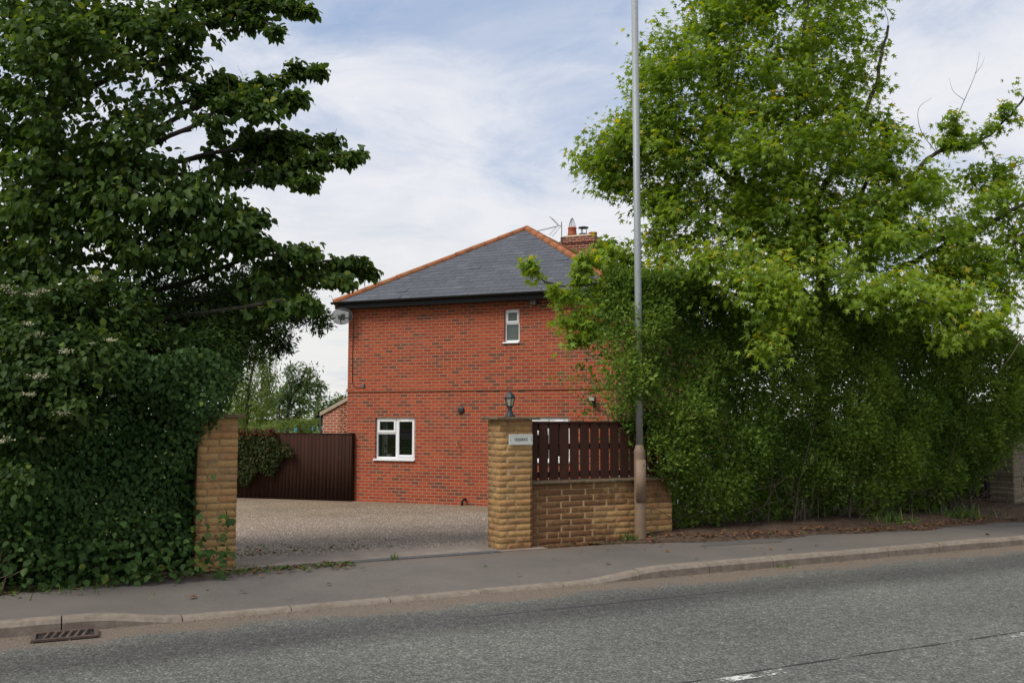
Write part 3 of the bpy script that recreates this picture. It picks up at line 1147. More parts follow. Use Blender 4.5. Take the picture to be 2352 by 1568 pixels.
# soffit, fascia and gutter
mb = MB()
mb.box(-OV + .01, HW + OV - .01, -OV + .01, HD + OV - .01, ZT - .0, ZT + .045)
mb.build("soffit", M_BLACKPVC, house)
mb = MB()
mb.box(-OV, HW + OV, -OV - .0, -OV + .008, ZT - .01, ZE - .012)
mb.box(-OV, -OV + .008, -OV + .008, HD + OV, ZT - .01, ZE - .012)
mb.box(HW + OV - .008, HW + OV, -OV + .008, HD + OV, ZT - .01, ZE - .012)
mb.build("fascia", M_BLACKPVC, house)
mb = MB()
gp = [(.058 * math.cos(a), .058 * math.sin(a)) for a in [math.pi + math.pi * i / 8 for i in range(9)]]
gi = [(.050 * math.cos(a), .050 * math.sin(a)) for a in [2 * math.pi - math.pi * i / 8 for i in range(9)]]
prof = gp + gi
yc, zc = -OV - .062, ZE - .010
for i in range(len(prof)):
    a, b = prof[i], prof[(i + 1) % len(prof)]
    mb.quad((-OV - .06, yc + a[0], zc + a[1]), (HW + OV + .06, yc + a[0], zc + a[1]), (HW + OV + .06, yc + b[0], zc + b[1]), (-OV - .06, yc + b[0], zc + b[1]))
mb.quad(*[(-OV - .06, yc + a[0], zc + a[1]) for a in gp])
mb.quad(*[(HW + OV + .06, yc + a[0], zc + a[1]) for a in gp][::-1])
mb.build("gutter", M_BLACKPVC, house, True)
mb = MB()
mb.tube([(-OV - .02, -OV - .05, ZE + .02), (-OV - .05, -OV - .05, ZE + .10), (-OV - .09, -OV - .05, ZE + .17), (-OV - .13, -OV - .05, ZE + .17), (-OV - .14, -OV - .05, ZE + .13)], .006, 5)
mb.build("hip_iron", M_WIRE, house)


def bars(mb, x0, x1, z0, z1, t, y0, y1):
    mb.box(x0, x1, y0, y1, z0, z0 + t)
    mb.box(x0, x1, y0, y1, z1 - t, z1)
    mb.box(x0, x0 + t, y0, y1, z0 + t, z1 - t)
    mb.box(x1 - t, x1, y0, y1, z0 + t, z1 - t)


def pane(x0, x1, z0, z1, y, mat, par):
    m = MB()
    m.box(x0, x1, y, y + .02, z0, z1)
    m.build("pane", mat, par)


def casement(win):
    """frame, small top light over a fixed light on the left, side opener on the right"""
    x0, x1, z0, z1 = win
    w, h = x1 - x0, z1 - z0
    z0s = z0 + .055
    xm = x0 + w * .515
    zt = z1 - h * .36
    f = MB()
    y0, y1 = REV - .03, REV + .04
    bars(f, x0, x1, z0s, z1, .050, y0, y1)
    f.box(xm - .024, xm + .024, y0, y1, z0s + .05, z1 - .05)
    f.box(x0 + .05, xm - .024, y0, y1, zt - .022, zt + .022)
    fo = f.build("window", M_UPVC, house, bevel=.006)
    c = MB()
    bars(c, x0 + .043, xm - .018, zt + .016, z1 - .043, .055, y0 - .016, y0 + .03)
    bars(c, xm + .018, x1 - .040, z0s + .043, z1 - .043, .060, y0 - .016, y0 + .03)
    c.build("opening_light", M_UPVC, fo, bevel=.008)
    s_ = MB()
    s_.box(x0 - .035, x1 - .0, -.045, REV - .031, z0 + .012, z0 + .054)
    s_.build("sill", M_UPVC, fo, bevel=.006)
    v_ = MB()
    v_.box(xm + w * .13, x1 - w * .15, y0 - .034, y0 - .017, z1 - .10, z1 - .072)
    v_.build("trickle_vent", M_UPVC, fo, bevel=.006)
    pane(x0 + .05, xm - .024, z0s + .05, zt - .022, REV, M_GLASS, fo)
    pane(x0 + .097, xm - .072, zt + .07, z1 - .097, REV - .02, M_GLASS, fo)
    pane(xm + .077, x1 - .099, z0s + .102, z1 - .102, REV - .02, M_GLASS, fo)
    return fo


casement(WIN_L)
casement(WIN_R)
x0, x1, z0, z1 = WIN_U
f = MB()
y0 = REV - .03
bars(f, x0, x1, z0 + .045, z1, .042, y0, REV + .04)
zt = z1 - (z1 - z0) * .42
f.box(x0 + .042, x1 - .042, y0, REV + .04, zt - .02, zt + .02)
fo = f.build("window", M_UPVC, house, bevel=.006)
f = MB()
bars(f, x0 + .034, x1 - .030, zt + .014, z1 - .034, .05, y0 - .016, y0 + .03)
f.build("opening_light", M_UPVC, fo, bevel=.008)
f = MB()
f.box(x0 - .03, x1 - .01, -.04, REV - .031, z0 + .008, z0 + .044)
f.build("sill", M_UPVC, fo, bevel=.006)
f = MB()
f.box(x0 + .09, x1 - .09, y0 - .032, y0 - .017, z1 - .085, z1 - .068)
f.build("trickle_vent", M_UPVC, fo)
pane(x0 + .042, x1 - .042, z0 + .087, zt - .02, REV, M_FROST, fo)
pane(x0 + .084, x1 - .08, zt + .064, z1 - .084, REV - .02, M_FROST, fo)

# things fixed to the wall
vx_, vz_ = on_wall(1729.6, 1536)
mb = MB()
ax_ = Matrix.Rotation(R(90), 3, "X")
mb.lathe([(.085, 0), (.085, .025), (.075, .036), (.05, .044), (.01, .046)], 20, (vx_, 0, vz_), axis=ax_)
mb.build("vent_cover", M_BLACK, house, True)
x_, z_ = on_wall(2005, 1135)
mb = MB()
mb.box(x_ - .075, x_ + .075, -.13, -.0, z_ - .06, z_ + .075)
mb.build("alarm_box", M_GREYPLASTIC, house, bevel=.02)
x_, z_ = on_wall(1720, 1660)
mb = MB()
mb.tube([(x_, 0, z_), (x_, -.09, z_), (x_ + .005, -.12, z_ - .02), (x_ + .005, -.125, z_ - .07)], .011, 8)
mb.box(x_ - .03, x_ + .03, -.09, -.075, z_ + .02, z_ + .032)
mb.build("outside_tap", M_TAPMETAL, house)
x_, z_ = on_wall(1746, 1880)
mb = MB()
mb.tube([(x_, 0, z_ + .06), (x_, -.09, z_ + .06), (x_ - .03, -.12, z_ + .03), (x_ - .04, -.13, z_ - .14)], .028, 10)
mb.build("waste_pipe", M_BLACKPVC, house, True)
# cable from the dish down to a little junction box
cxa, cza = on_wall(1326, 1205)
cxb, czb = on_wall(1322, 1440)
cxc, czc = on_wall(1362, 1449)
mb = MB()
mb.tube([(cxa, -.012, cza), ((cxa + cxb) / 2 - .01, -.012, (cza + czb) / 2), (cxb, -.012, czb + .06), (cxb + .02, -.012, czb), (cxb + .08, -.012, czc - .02), (cxc, -.012, czc - .02)], .009, 6)
mb.build("cable", M_CABLE, house)
mb = MB()
mb.box(cxc - .03, cxc + .05, -.045, 0, czc - .03, czc + .07)
mb.build("junction_box", M_GREYPLASTIC, house, bevel=.01)

# chimney
CX0, CX1 = HW / 2 - .57, HW / 2 + .57
CY0, CY1 = HW / 2 + 4.5, HW / 2 + 5.3
ZC = ZE + RISE + .62
mb = MB()
mb.box(CX0, CX1, CY0, CY1, ZE + RISE - 1.0, ZC - .22)
mb.box(CX0 - .035, CX1 + .035, CY0 - .035, CY1 + .035, ZC - .22, ZC - .145)
mb.box(CX0 - .0, CX1 + .0, CY0 - .0, CY1 + .0, ZC - .145, ZC)
ch = mb.build("chimney", M_CHIM, house, bevel=.006)
mb = MB()
mb.lathe([(.78, 0), (.62, .05), (.30, .09), (.02, .10)], 4, (HW / 2, (CY0 + CY1) / 2, ZC), R(45))
for v in range(len(mb.v)):
    x, y, z = mb.v[v]
    mb.v[v] = (HW / 2 + (x - HW / 2) * .98, (CY0 + CY1) / 2 + (y - (CY0 + CY1) / 2) * .69, z)
mb.build("flaunching", M_MORTARCAP, ch)
yc = (CY0 + CY1) / 2 - .1
mb = MB()
px = CX0 + .30
mb.lathe([(.155, .02), (.145, .15), (.128, .29), (.142, .30), (.142, .35), (.11, .35), (.11, .25)], 18, (px, yc, ZC))
mb.build("chimney_pot", M_POT, ch, True)
mb = MB()
for k in range(12):
    a = 2 * math.pi * k / 12
    mb.tube([(px + .11 * math.cos(a), yc + .11 * math.sin(a), ZC + .35), (px + .10 * math.cos(a), yc + .10 * math.sin(a), ZC + .45), (px + .05 * math.cos(a), yc + .05 * math.sin(a), ZC + .60), (px, yc, ZC + .67)], .005, 4)
mb.build("bird_guard", M_WIRE, ch)
px = CX0 + .68
mb = MB()
mb.lathe([(.17, .04), (.15, .10), (.125, .12)], 16, (px, yc, ZC))
mb.build("chimney_pot", M_BLACK, ch, True)
mb = MB()
for k in range(3):
    a = 2 * math.pi * k / 3 + .5
    mb.tube([(px + .1 * math.cos(a), yc + .1 * math.sin(a), ZC + .11), (px + .1 * math.cos(a), yc + .1 * math.sin(a), ZC + .30)], .012, 5)
mb.lathe([(.15, .29), (.17, .30), (.165, .325), (.08, .345), (.01, .35)], 18, (px, yc, ZC))
mb.build("cowl", M_BLACK, ch, True)
px = CX0 + 1.0
mb = MB()
mb.lathe([(.13, .0), (.13, .10), (.14, .11), (.14, .14), (.11, .14), (.11, .0)], 16, (px, yc, ZC - .01))
mb.build("chimney_pot", M_POT, ch, True)

# television aerial on the stack
HM = Matrix.Translation(CORNER) @ Matrix.Rotation(W_ANG, 4, "Z")


def hp(x, y, z):
    return HM @ Vector((x, y, z))


aer = thing("tv_aerial", "spiky television aerial with crossed wire reflectors strapped beside the chimney", "aerial", hp(CX0 + .06, CY0 - .06, ZC - .25), W_ANG)
aer.scale = (.75, .75, .72)
mb = MB()
mb.tube([(0, 0, -.25), (0, 0, 1.02)], .018, 8)
mb.build("mast", M_WIRE, aer)
mb = MB()
bz = .86
# boom points left and a little towards the road
bd = Vector((-1, -.15, -.20)).normalized()
o0 = Vector((.02, -.02, bz))
mb.tube([o0, o0 + bd * 1.15], .012, 6)
for k in range(14):
    c_ = o0 + bd * (.28 + k * .063)
    hl = .10 - k * .0025
    mb.tube([c_ + Vector((.05, -.9, .35)).normalized() * hl, c_ - Vector((.05, -.9, .35)).normalized() * hl], .006, 4)
mb.build("boom", M_WIRE, aer)
mb = MB()
for sg in (1, -1):
    p0 = o0 + bd * .12
    e_ = Vector((-.38, 0, sg * .42))
    for yy in (-.20, .20):
        mb.tube([p0 + Vector((0, yy, 0)), p0 + Vector((0, yy, 0)) + e_], .008, 4)
    for k in range(6):
        q = p0 + e_ * ((k + .6) / 5.8)
        mb.tube([q + Vector((0, -.22, 0)), q + Vector((0, .22, 0))], .005, 4)
mb.build("reflector", M_WIRE, aer)


def dish(name, label, loc, rotz, size, arm_len, bracket_to, mat):
    t = thing(name, label, "satellite dish", loc, rotz)
    m = MB()
    nr_, na = 7, 28
    for i in range(nr_ + 1):
        r_ = i / nr_
        for k in range(na):
            a = 2 * math.pi * k / na
            m.v.append((size[0] * r_ * math.cos(a), -.055 * (r_ * r_ - 1) * -1 - .0, size[1] * r_ * math.sin(a)))
    for i in range(nr_):
        for k in range(na):
            k2 = (k + 1) % na
            m.f.append((i * na + k, i * na + k2, (i + 1) * na + k2, (i + 1) * na + k))
    m.build("bowl", mat, t, True)
    m = MB()
    m.tube([(size[0] * math.cos(2 * math.pi * k / 28), 0, size[1] * math.sin(2 * math.pi * k / 28)) for k in range(29)], .006, 5, False)
    m.build("rim", M_GREYPLASTIC, t, True)
    m = MB()
    m.box(-.05, .05, .056, .09, -.09, .07)
    m.tube([(0, .07, -.02)] + [tuple(bracket_to)], .016, 8)
    m.tube([(0, .0, -size[1] * .98), (.0, -arm_len * .6, -size[1] * .75), (0, -arm_len, -size[1] * .35)], .012, 6)
    m.build("bracket", M_BLACK, t)
    m = MB()
    m.box(-.045, .045, -arm_len - .03, -arm_len + .05, -size[1] * .42, -size[1] * .05)
    m.box(-.06, .075, -arm_len - .02, -arm_len + .02, -size[1] * .15, size[1] * .10)
    m.box(.03, .10, -arm_len - .01, -arm_len + .03, -size[1] * .55, -size[1] * .30)
    m.build("receiver", M_BLACK, t, bevel=.01)
    return t


dx, dz_ = on_wall(1301, 1190, -.0)
dish("satellite_dish", "grey perforated oval satellite dish under the eaves at the house corner", hp(dx + .03, -.28, dz_), W_ANG + R(14), (.275, .205), .16, (.12, .30, -.03), M_DISH)
dish("satellite_dish", "round grey satellite dish half hidden by leaves beside the chimney", hp(CX1 + .38, CY0 + .1, ZC - .95), W_ANG + R(25), (.36, .33), .22, (-.30, .25, .05), M_GREYPLASTIC)

# floodlight
x_, z_ = on_wall(2226.5, 1499)
fl = thing("flood_light", "small black floodlight on the brick wall left of the hedge", "light", hp(x_, 0, z_), W_ANG)
mb = MB()
mb.box(-.03, .03, -.04, 0, -.10, -.02)
mb.tube([(0, -.03, -.05), (0, -.09, -.03), (0, -.10, .0)], .012, 6)
mb.build("bracket", M_BLACK, fl)
mb = MB()
mb.box(-.085, .085, -.20, -.08, -.035, .075)
mb.build("housing", M_BLACK, fl, bevel=.012)
mb = MB()
mb.box(-.07, .07, -.206, -.199, -.02, .06)
mb.build("lens", M_LAMPGLASS, fl)
mb = MB()
mb.lathe([(.028, -.16), (.034, -.13), (.028, -.10)], 10, (.02, -.05, 0))
mb.build("motion_sensor", M_BLACK, fl, True)

# plants and curtain behind the left window
xl, xr, zl, zh = WIN_L
cu = MB()
for k in range(5):
    cu.box(xl + .05 + k * .03, xl + .075 + k * .03, .26 + .012 * (k % 2), .275 + .012 * (k % 2), zl + .05, zh - .02)
o = cu.build("curtain", M_BLIND, None)
o.matrix_world = HM
tag(o, "pale curtain hanging behind the left edge of the lower house window", "curtain")
sb = MB()
sb.box(xl - .05, xr + .05, .19, .44, zl + .01, zl + .04)
sb.build("window_board", M_UPVC, house)


def houseplant(name, label, x, pot_r, pot_h, T, nleaf, size, spread, mat, red=False):
    base = hp(x, .33, zl + .04)
    t = thing(name, label, "pot plant", base, W_ANG)
    m = MB()
    m.lathe([(pot_r * .75, 0), (pot_r, pot_h), (pot_r * .9, pot_h), (pot_r * .85, pot_h - .02)], 14)
    m.build("pot", M_PLANTPOT if not red else M_POT, t, True)
    r_ = np.random.default_rng(int(x * 100) + 3)
    q = unit(r_.normal(size=(nleaf, 3)))
    q[:, 2] = np.abs(q[:, 2])
    pos = np.array([0, 0, pot_h]) + q * r_.uniform(.1, 1, (nleaf, 1)) * spread
    leaves("foliage", pos, q + np.array([0, 0, -.2]), np.array([0, 0, 1.0]) + r_.normal(size=(nleaf, 3)) * .5, size * r_.uniform(.6, 1.2, nleaf), T, r_.random(nleaf), np.zeros(nleaf), mat, t, (0, 0, 0))
    if red:
        m = MB()
        for k in range(14):
            p_ = r_.normal(size=3) * spread * .4
            m.lathe([(.004, -.015), (.022, 0), (.004, .015)], 6, (p_[0], p_[1], pot_h + spread * .45 + p_[2] * .4))
        m.build("blossom", M_REDFLOWER, t)


houseplant("pot_plant", "leafy plant in a white pot behind the lower left pane", xl + .22, .075, .13, LIME_T, 70, .085, .24, M_GARDEN)
houseplant("pot_plant", "spiky arching plant behind the right pane of the house window", xl + .82, .06, .10, BLADE_T, 40, .30, .08, M_GARDEN)
houseplant("pot_plant", "red flowering plant at the right corner of the house window", xl + 1.06, .05, .09, LIME_T, 40, .06, .10, M_GARDEN, True)

# ------------------------------------------------------------------ lean-to extension
ext = thing("brick_extension", "low red brick lean-to with sloping pale verge behind the wooden gate", "extension", hp(0, 3.0, 0), W_ANG)
EWD = 2.69
z_lo = at(1215 / 1.63265, 1550 / 1.63265, 27.4).z - ZB
z_hi = z_lo + EWD * math.tan(R(25))
mb = MB()
mb.quad((-EWD, 0, -.2), (-.001, 0, -.2), (-.001, 0, z_hi), (-EWD, 0, z_lo))
mb.quad((-EWD, 0, -.2), (-EWD, 0, z_lo), (-EWD, 5, z_lo), (-EWD, 5, -.2))
mb.quad((-EWD, 5, -.2), (-EWD, 5, z_lo), (-.001, 5, z_hi), (-.001, 5, -.2))
mb.build("wall", M_BRICK2, ext)
sn, cs = math.sin(R(25)), math.cos(R(25))
mb = MB()
for (dy0, dy1, dz0, dz1) in ((-.05, 0.0, -.02, .09),):
    mb.quad((-EWD - .08, dy0, z_lo - .05 + dz0), (0, dy0, z_hi + dz0), (0, dy0, z_hi + dz1), (-EWD - .08, dy0, z_lo - .05 + dz1))
    mb.quad((-EWD - .08, dy0, z_lo - .05 + dz0), (-EWD - .08, dy1, z_lo - .05 + dz0), (0, dy1, z_hi + dz0), (0, dy0, z_hi + dz0))
    mb.quad((-EWD - .08, dy0, z_lo - .05 + dz1), (0, dy0, z_hi + dz1), (0, dy1, z_hi + dz1), (-EWD - .08, dy1, z_lo - .05 + dz1))
    mb.quad((-EWD - .08, dy0, z_lo - .05 + dz0), (-EWD - .08, dy0, z_lo - .05 + dz1), (-EWD - .08, dy1, z_lo - .05 + dz1), (-EWD - .08, dy1, z_lo - .05 + dz0))
mb.build("verge_board", M_BARGE, ext)
mb = MB()
zo = z_lo - .16 * sn / cs
mb.quad((-EWD - .16, -.04, zo + .10), (0, -.04, z_hi + .10), (0, 5.1, z_hi + .10), (-EWD - .16, 5.1, zo + .10))
mb.quad((-EWD - .16, -.04, zo + .06), (-EWD - .16, 5.1, zo + .06), (0, 5.1, z_hi + .06), (0, -.04, z_hi + .06))
mb.quad((-EWD - .16, -.04, zo + .06), (-EWD - .16, -.04, zo + .10), (-EWD - .16, 5.1, zo + .10), (-EWD - .16, 5.1, zo + .06))
mb.build("roof", M_ROOFDARK, ext)
mb = MB()
mb.tube([(-EWD - .2, -.03, zo + .0), (-EWD - .2, 5.1, zo + .0)], .055, 8)
mb.tube([(-EWD - .06, -.02, zo), (-EWD - .05, -.02, 0)], .034, 8)
mb.build("gutter", M_BLACKPVC, ext, True)
tr_ = MB()
xa = -EWD + .75
for k in range(7):
    for sg in (1, -1):
        za = .75 + k * .24
        tr_.tube([(xa + (-.19 if sg > 0 else .19), -.03 - .008 * sg, za), (xa + (.19 if sg > 0 else -.19), -.03 - .008 * sg, za + .42)], .010, 4)
o = tr_.build("wall_trellis", M_TERRA, None)
o.matrix_world = HM @ Matrix.Translation((0, 3.0, 0))
tag(o, "brown diamond trellis fixed on the small extension wall", "trellis")

# ------------------------------------------------------------------ stone pillars and low wall


def stone_mass(x0, x1, y0, y1, z0, nc, h, stain, parent, seed, name="blocks", bl=.30):
    r_ = random.Random(seed)
    V, F, S, T, D, J = [], [], [], [], [], []
    cor = [(x0, y0), (x1, y0), (x1, y1), (x0, y1)]
    nrm = [(0, -1), (1, 0), (0, 1), (-1, 0)]
    prof = [(.035, 0.3), (.07, .95), (.5, 1.05), (.93, .95), (.965, 0.3)]
    for c in range(nc):
        ring, segt = [], []
        cur = r_.random()
        for f in range(4):
            ax_, ay_ = cor[f]
            bx_, by_ = cor[(f + 1) % 4]
            ln_ = math.hypot(bx_ - ax_, by_ - ay_)
            dx_, dy_ = (bx_ - ax_) / ln_, (by_ - ay_) / ln_
            n1, n0 = nrm[f], nrm[f - 1]
            js, p = [], (bl * (.33 if c % 2 else .72) if ln_ > .3 else ln_ * (.35 if c % 2 else .62))
            while p < ln_ - .07:
                js.append(p)
                p += bl + r_.uniform(-.01, .01)
            # corner point belongs to both faces
            ring.append((ax_, ay_, (n1[0] + n0[0]) * .8, (n1[1] + n0[1]) * .8, 1))
            segt.append((cur, 0))
            last = 0
            for q in js + [ln_]:
                e_ = q if q < ln_ else ln_ - .012
                k = max(1, int((e_ - last) / .075))
                for i in range(1, k + 1):
                    d_ = last + (e_ - .016 - last) * i / k
                    ring.append((ax_ + dx_ * d_, ay_ + dy_ * d_, n1[0], n1[1], 1))
                    segt.append((cur, 0))
                if q < ln_:
                    ring.append((ax_ + dx_ * (q - .005), ay_ + dy_ * (q - .005), n1[0], n1[1], 0))
                    segt.append((cur, 0))
                    segt[-1] = (cur, 1)
                    cur = r_.random()
                    ring.append((ax_ + dx_ * (q + .005), ay_ + dy_ * (q + .005), n1[0], n1[1], 0))
                    segt.append((cur, 0))
                    last = q + .016
                    ring.append((ax_ + dx_ * last, ay_ + dy_ * last, n1[0], n1[1], 1))
                    segt.append((cur, 0))
        b = len(V)
        m = len(ring)
        nz = [r_.uniform(.6, 1.45) for _ in ring]
        for pz, pr in prof:
            for i, (x, y, nx, ny, mk) in enumerate(ring):
                off = .0075 * pr * mk * (nz[i] * .8 + .3 * r_.random())
                V.append((x + nx * off, y + ny * off, z0 + (c + pz) * h))
        for l in range(len(prof) - 1):
            for i in range(m):
                i2 = (i + 1) % m
                F += [b + l * m + i, b + l * m + i2, b + (l + 1) * m + i2, b + (l + 1) * m + i]
                S.append(4)
                T.append(segt[i][0])
                J.append(segt[i][1])
                D.append(stain(ring[i][0], (c + .5) * h))
    b = len(V)
    e_ = -.0042
    for z in (z0, z0 + nc * h):
        V += [(x0 + e_, y0 + e_, z), (x1 - e_, y0 + e_, z), (x1 - e_, y1 - e_, z), (x0 + e_, y1 - e_, z)]
    for q in ((0, 1, 5, 4), (1, 2, 6, 5), (2, 3, 7, 6), (3, 0, 4, 7), (4, 5, 6, 7)):
        F += [b + i for i in q]
        S.append(4)
        T.append(.5)
        J.append(1)
        D.append(.3)
    me = np_mesh(name, np.array(V), np.array(F), np.array(S), {"tint": T, "stain": D, "joint": J})
    return link(name, me, M_STONE, parent)


def cap_slab(x0, x1, y0, y1, z0, z1, par, name="cap"):
    m = MB()
    nx = 10
    r_ = random.Random(int(x1 * 100))
    m.box(x0, x1, y0, y1, z0, z1)
    return m.build(name, M_CAP, par, bevel=.008)


PW = .44
CH = .075
pl = thing("stone_pillar", "buff stone gate pillar with ivy hanging over its left side", "gate pillar", RP(1.48, 10.37, 0), PHI)
stone_mass(0, .40, 0, PW, -.06, 22, CH, lambda x, z: .12 + (.25 if z < .2 else 0), pl, 2, "shaft")
cap_slab(-.06, .40 + .06, -.06, PW + .06, 1.592, 1.632, pl)
pr = thing("stone_pillar", "buff stone gate pillar carrying a lantern and a white name plate", "gate pillar", RP(5.02, 10.40, 0), PHI)
stone_mass(0, PW, 0, .32, -.08, 22, CH, lambda x, z: .10 + max(0, .42 * (1 - z / .7)) + (.5 if x > .36 and z < 1.0 else 0), pr, 4, "shaft")
cap_slab(-.075, PW + .085, -.075, .40, 1.572, 1.604, pr)
WL = 2.15
wl = thing("low_stone_wall", "low stained buff stone wall running from the lantern pillar to the hedge", "wall", RP(5.462, 10.47, 0), PHI)
stone_mass(.0, WL, 0, .22, -.06, 11, CH, lambda x, z: .62 + .25 * math.sin(x * 2.1 + z * 3) + (.7 if x < .10 else 0) + (.15 if z > .55 else -.15), wl, 8, "blocks", .34)
cap_slab(.0, WL + .03, -.055, .28, .766, .800, wl, "coping")

# slatted fence panel standing on the low wall
pf = thing("slatted_fence_panel", "dark brown slatted fence panel standing on the low stone wall", "fence panel", RP(5.47, 10.53, .80), PHI)
x = .012
prng = random.Random(9)
k = 0
while x < WL - .1:
    w = .128 + prng.uniform(-.003, .003)
    m = MB()
    j = prng.uniform(-.004, .004)
    m.box(x, x + w, .0, .018, .012 + j, .722)
    me_o = m.build("slat", M_PICKET, pf, bevel=.003)
    a_ = me_o.data.attributes.new("tint", "FLOAT", "FACE")
    a_.data.foreach_set("value", [prng.random()] * len(me_o.data.polygons))
    x += w + .0245 + prng.uniform(-.002, .002)
for z in (.035, .39, .66):
    m = MB()
    m.box(0.0, WL, .0195, .052, z, z + .075)
    m.build("rail", M_PICKET, pf)
m = MB()
m.box(0.0, WL, -.012, .06, .724, .748)
m.build("top_rail", M_PICKET, pf, bevel=.004)
for x in (.0, WL - .075):
    m = MB()
    m.box(x, x + .075, .054, .13, .002, .722)
    m.build("post", M_PICKET, pf)

# name plate
PT = 10.40
sg = thing("name_plate", "white enamel plate lettered CROSSWAYS screwed to the lantern pillar", "sign", RP(5.02 + .275, 10.40 - .016, 1.325), PHI)
m = MB()
m.box(-.165, .165, -.014, .0, -.067, .067)
m.build("plate", M_SIGN, sg, bevel=.004)
m = MB()
bars(m, -.152, .152, -.055, .055, .004, -.017, -.0135)
m.build("raised_border", M_SIGN, sg)
for x in (-.145, .145):
    m = MB()
    m.lathe([(.0055, 0), (.0055, .004), (.002, .006)], 10, (x, -.0145, 0), axis=ax_)
    m.build("screw", M_GREYPLASTIC, sg)
fc = bpy.data.curves.new("lettering", "FONT")
fc.body = "CROSSWAYS"
fc.size = .052
fc.align_x = "CENTER"
fc.align_y = "CENTER"
fc.extrude = .0012
fc.offset = .0011
fc.space_character = 1.35
fo_ = bpy.data.objects.new("lettering", fc)
COL.objects.link(fo_)
dg = bpy.context.evaluated_depsgraph_get()
lm = bpy.data.meshes.new_from_object(fo_.evaluated_get(dg))
bpy.data.objects.remove(fo_)
lo = link("lettering", lm, M_LETTER, sg)
lo.rotation_euler = (R(90), 0, 0)
lo.location = (0, -.0150, 0)
xs_ = [v.co.x for v in lm.vertices]
lo.scale = (.180 / (max(xs_) - min(xs_)), 1.0, 1)

# lantern on the pillar
la = thing("pillar_lantern", "small dark lantern with pale glass on the right gate pillar", "lantern", RP(5.235, 10.56, 1.604), PHI + R(18))
la.scale = (1.18, 1.18, 1.18)
m = MB()
m.lathe([(.058, 0), (.056, .010), (.040, .03), (.026, .06), (.020, .085), (.024, .095)], 18)
m.build("pedestal", M_LANTERN, la, True)
m = MB()
m.lathe([(.018, .092), (.030, .100), (.036, .116)], 6)
m.lathe([(.058, .197), (.061, .205), (.052, .222), (.036, .248), (.018, .264), (.008, .268), (.010, .279), (.004, .286)], 6)
for k in range(6):
    a = 2 * math.pi * k / 6
    m.tube([(.034 * math.cos(a), .034 * math.sin(a), .112), (.056 * math.cos(a), .056 * math.sin(a), .20)], .0042, 5)
m.build("frame", M_LANTERN, la)
m = MB()
m.lathe([(.031, .114), (.052, .198)], 6)
m.build("glass", M_LAMPGLASS, la)

# ------------------------------------------------------------------ wooden gate and fence beyond the drive
GR = at(1316 / 1.63265, 1148, 23.38)
GR.z = ZB + .02
GL = at(632, 1145, 24.1)
GL.z = ZB + .02
FLp = at(480, 1143, 24.7)
FLp.z = ZB + .02


def boards(name, label, cat, p, q, h, bw, post_ends, seed, hvar=.0):
    d = q - p
    ln_ = d.length
    t = thing(name, label, cat, p, math.atan2(d.y, d.x))
    r_ = random.Random(seed)
    V, F, S, T = [], [], [], []
    x = 0
    while x < ln_ - .03:
        w = min(bw * r_.uniform(.93, 1.07), ln_ - x)
        y = r_.uniform(-.002, .002)
        b = len(V)
        hh = h + r_.uniform(-hvar, hvar)
        xa, xb = x + .0008, x + w - .0008
        V += [(xa, y, 0), (xb, y, 0), (xb, y + .02, 0), (xa, y + .02, 0), (xa, y, hh), (xb, y, hh), (xb, y + .02, hh), (xa, y + .02, hh)]
        for f in ((0, 3, 2, 1), (4, 5, 6, 7), (0, 1, 5, 4), (1, 2, 6, 5), (2, 3, 7, 6), (3, 0, 4, 7)):
            F += [b + i for i in f]
            S.append(4)
        T += [r_.random()] * 6
        x += w
    link("board_panel", np_mesh("board_panel", np.array(V), np.array(F), np.array(S), {"tint": T}), M_FENCE, t)
    for z in (.25, h * .55, h - .28):
        m = MB()
        m.box(0, ln_, .024, .065, z, z + .08)
        m.build("rail", M_FENCE, t)
    m = MB()
    m.box(0, ln_, -.008, .03, h + .001, h + .03)
    m.build("top_rail", M_FENCE, t)
    for x in post_ends:
        m = MB()
        xx = x * ln_
        m.box(xx - .05, xx + .05, .026, .126, -.05, h + .04)
        m.build("post", M_FENCE, t, bevel=.006)
    return t


GH = at(1316 / 1.63265, 997.5, 23.38).z - GR.z
boards("wooden_gate", "tall brown boarded gate standing against the left corner of the house", "gate", GL, GR, GH, .105, (.985,), 3, .004)
boards("board_fence", "brown boarded fence panel half covered by creeper beside the gate", "fence", FLp, GL + (FLp - GL).normalized() * .004, GH - .03, .13, (.96,), 6, .006)

# washing line with pegs
c0, c1, c2 = at(600, 995, 25.2), at(690, 985.5, 27), at(742, 982, 30)
wl_ = MB()
wl_.tube([c0, c1, c2], .006, 5)
o = wl_.build("washing_line", M_WIRE, None)
tag(o, "thin washing line strung above the wooden gate", "washing line")


def peg(mat, p, rot, label):
    m = MB()
    for sg_ in (1, -1):
        m.tube([(sg_ * .012, 0, .045), (sg_ * .007, 0, .0), (sg_ * .016, 0, -.06)], .012, 5)
    o = m.build("clothes_peg", mat, None)
    o.location = p
    o.rotation_euler = (0, 0, rot)
    tag(o, label, "clothes peg", "pegs on the washing line")


peg(M_PEGBLUE, at(677.5, 986.5, 26.9), .4, "blue clothes peg, left one of the touching pair on the line")
peg(M_PEGBLUE, at(680.3, 986.3, 26.95), .1, "blue clothes peg, right one of the touching pair on the line")
peg(M_PEGBLUE, at(718, 983.3, 28.6), .9, "lone blue clothes peg next to the green one on the line")
peg(M_PEGGREEN, at(729.5, 982.7, 29.2), .7, "green clothes peg on the washing line")
peg(M_PEGWHITE, at(740.5, 982.0, 29.9), .2, "white clothes peg nearest the brick extension")

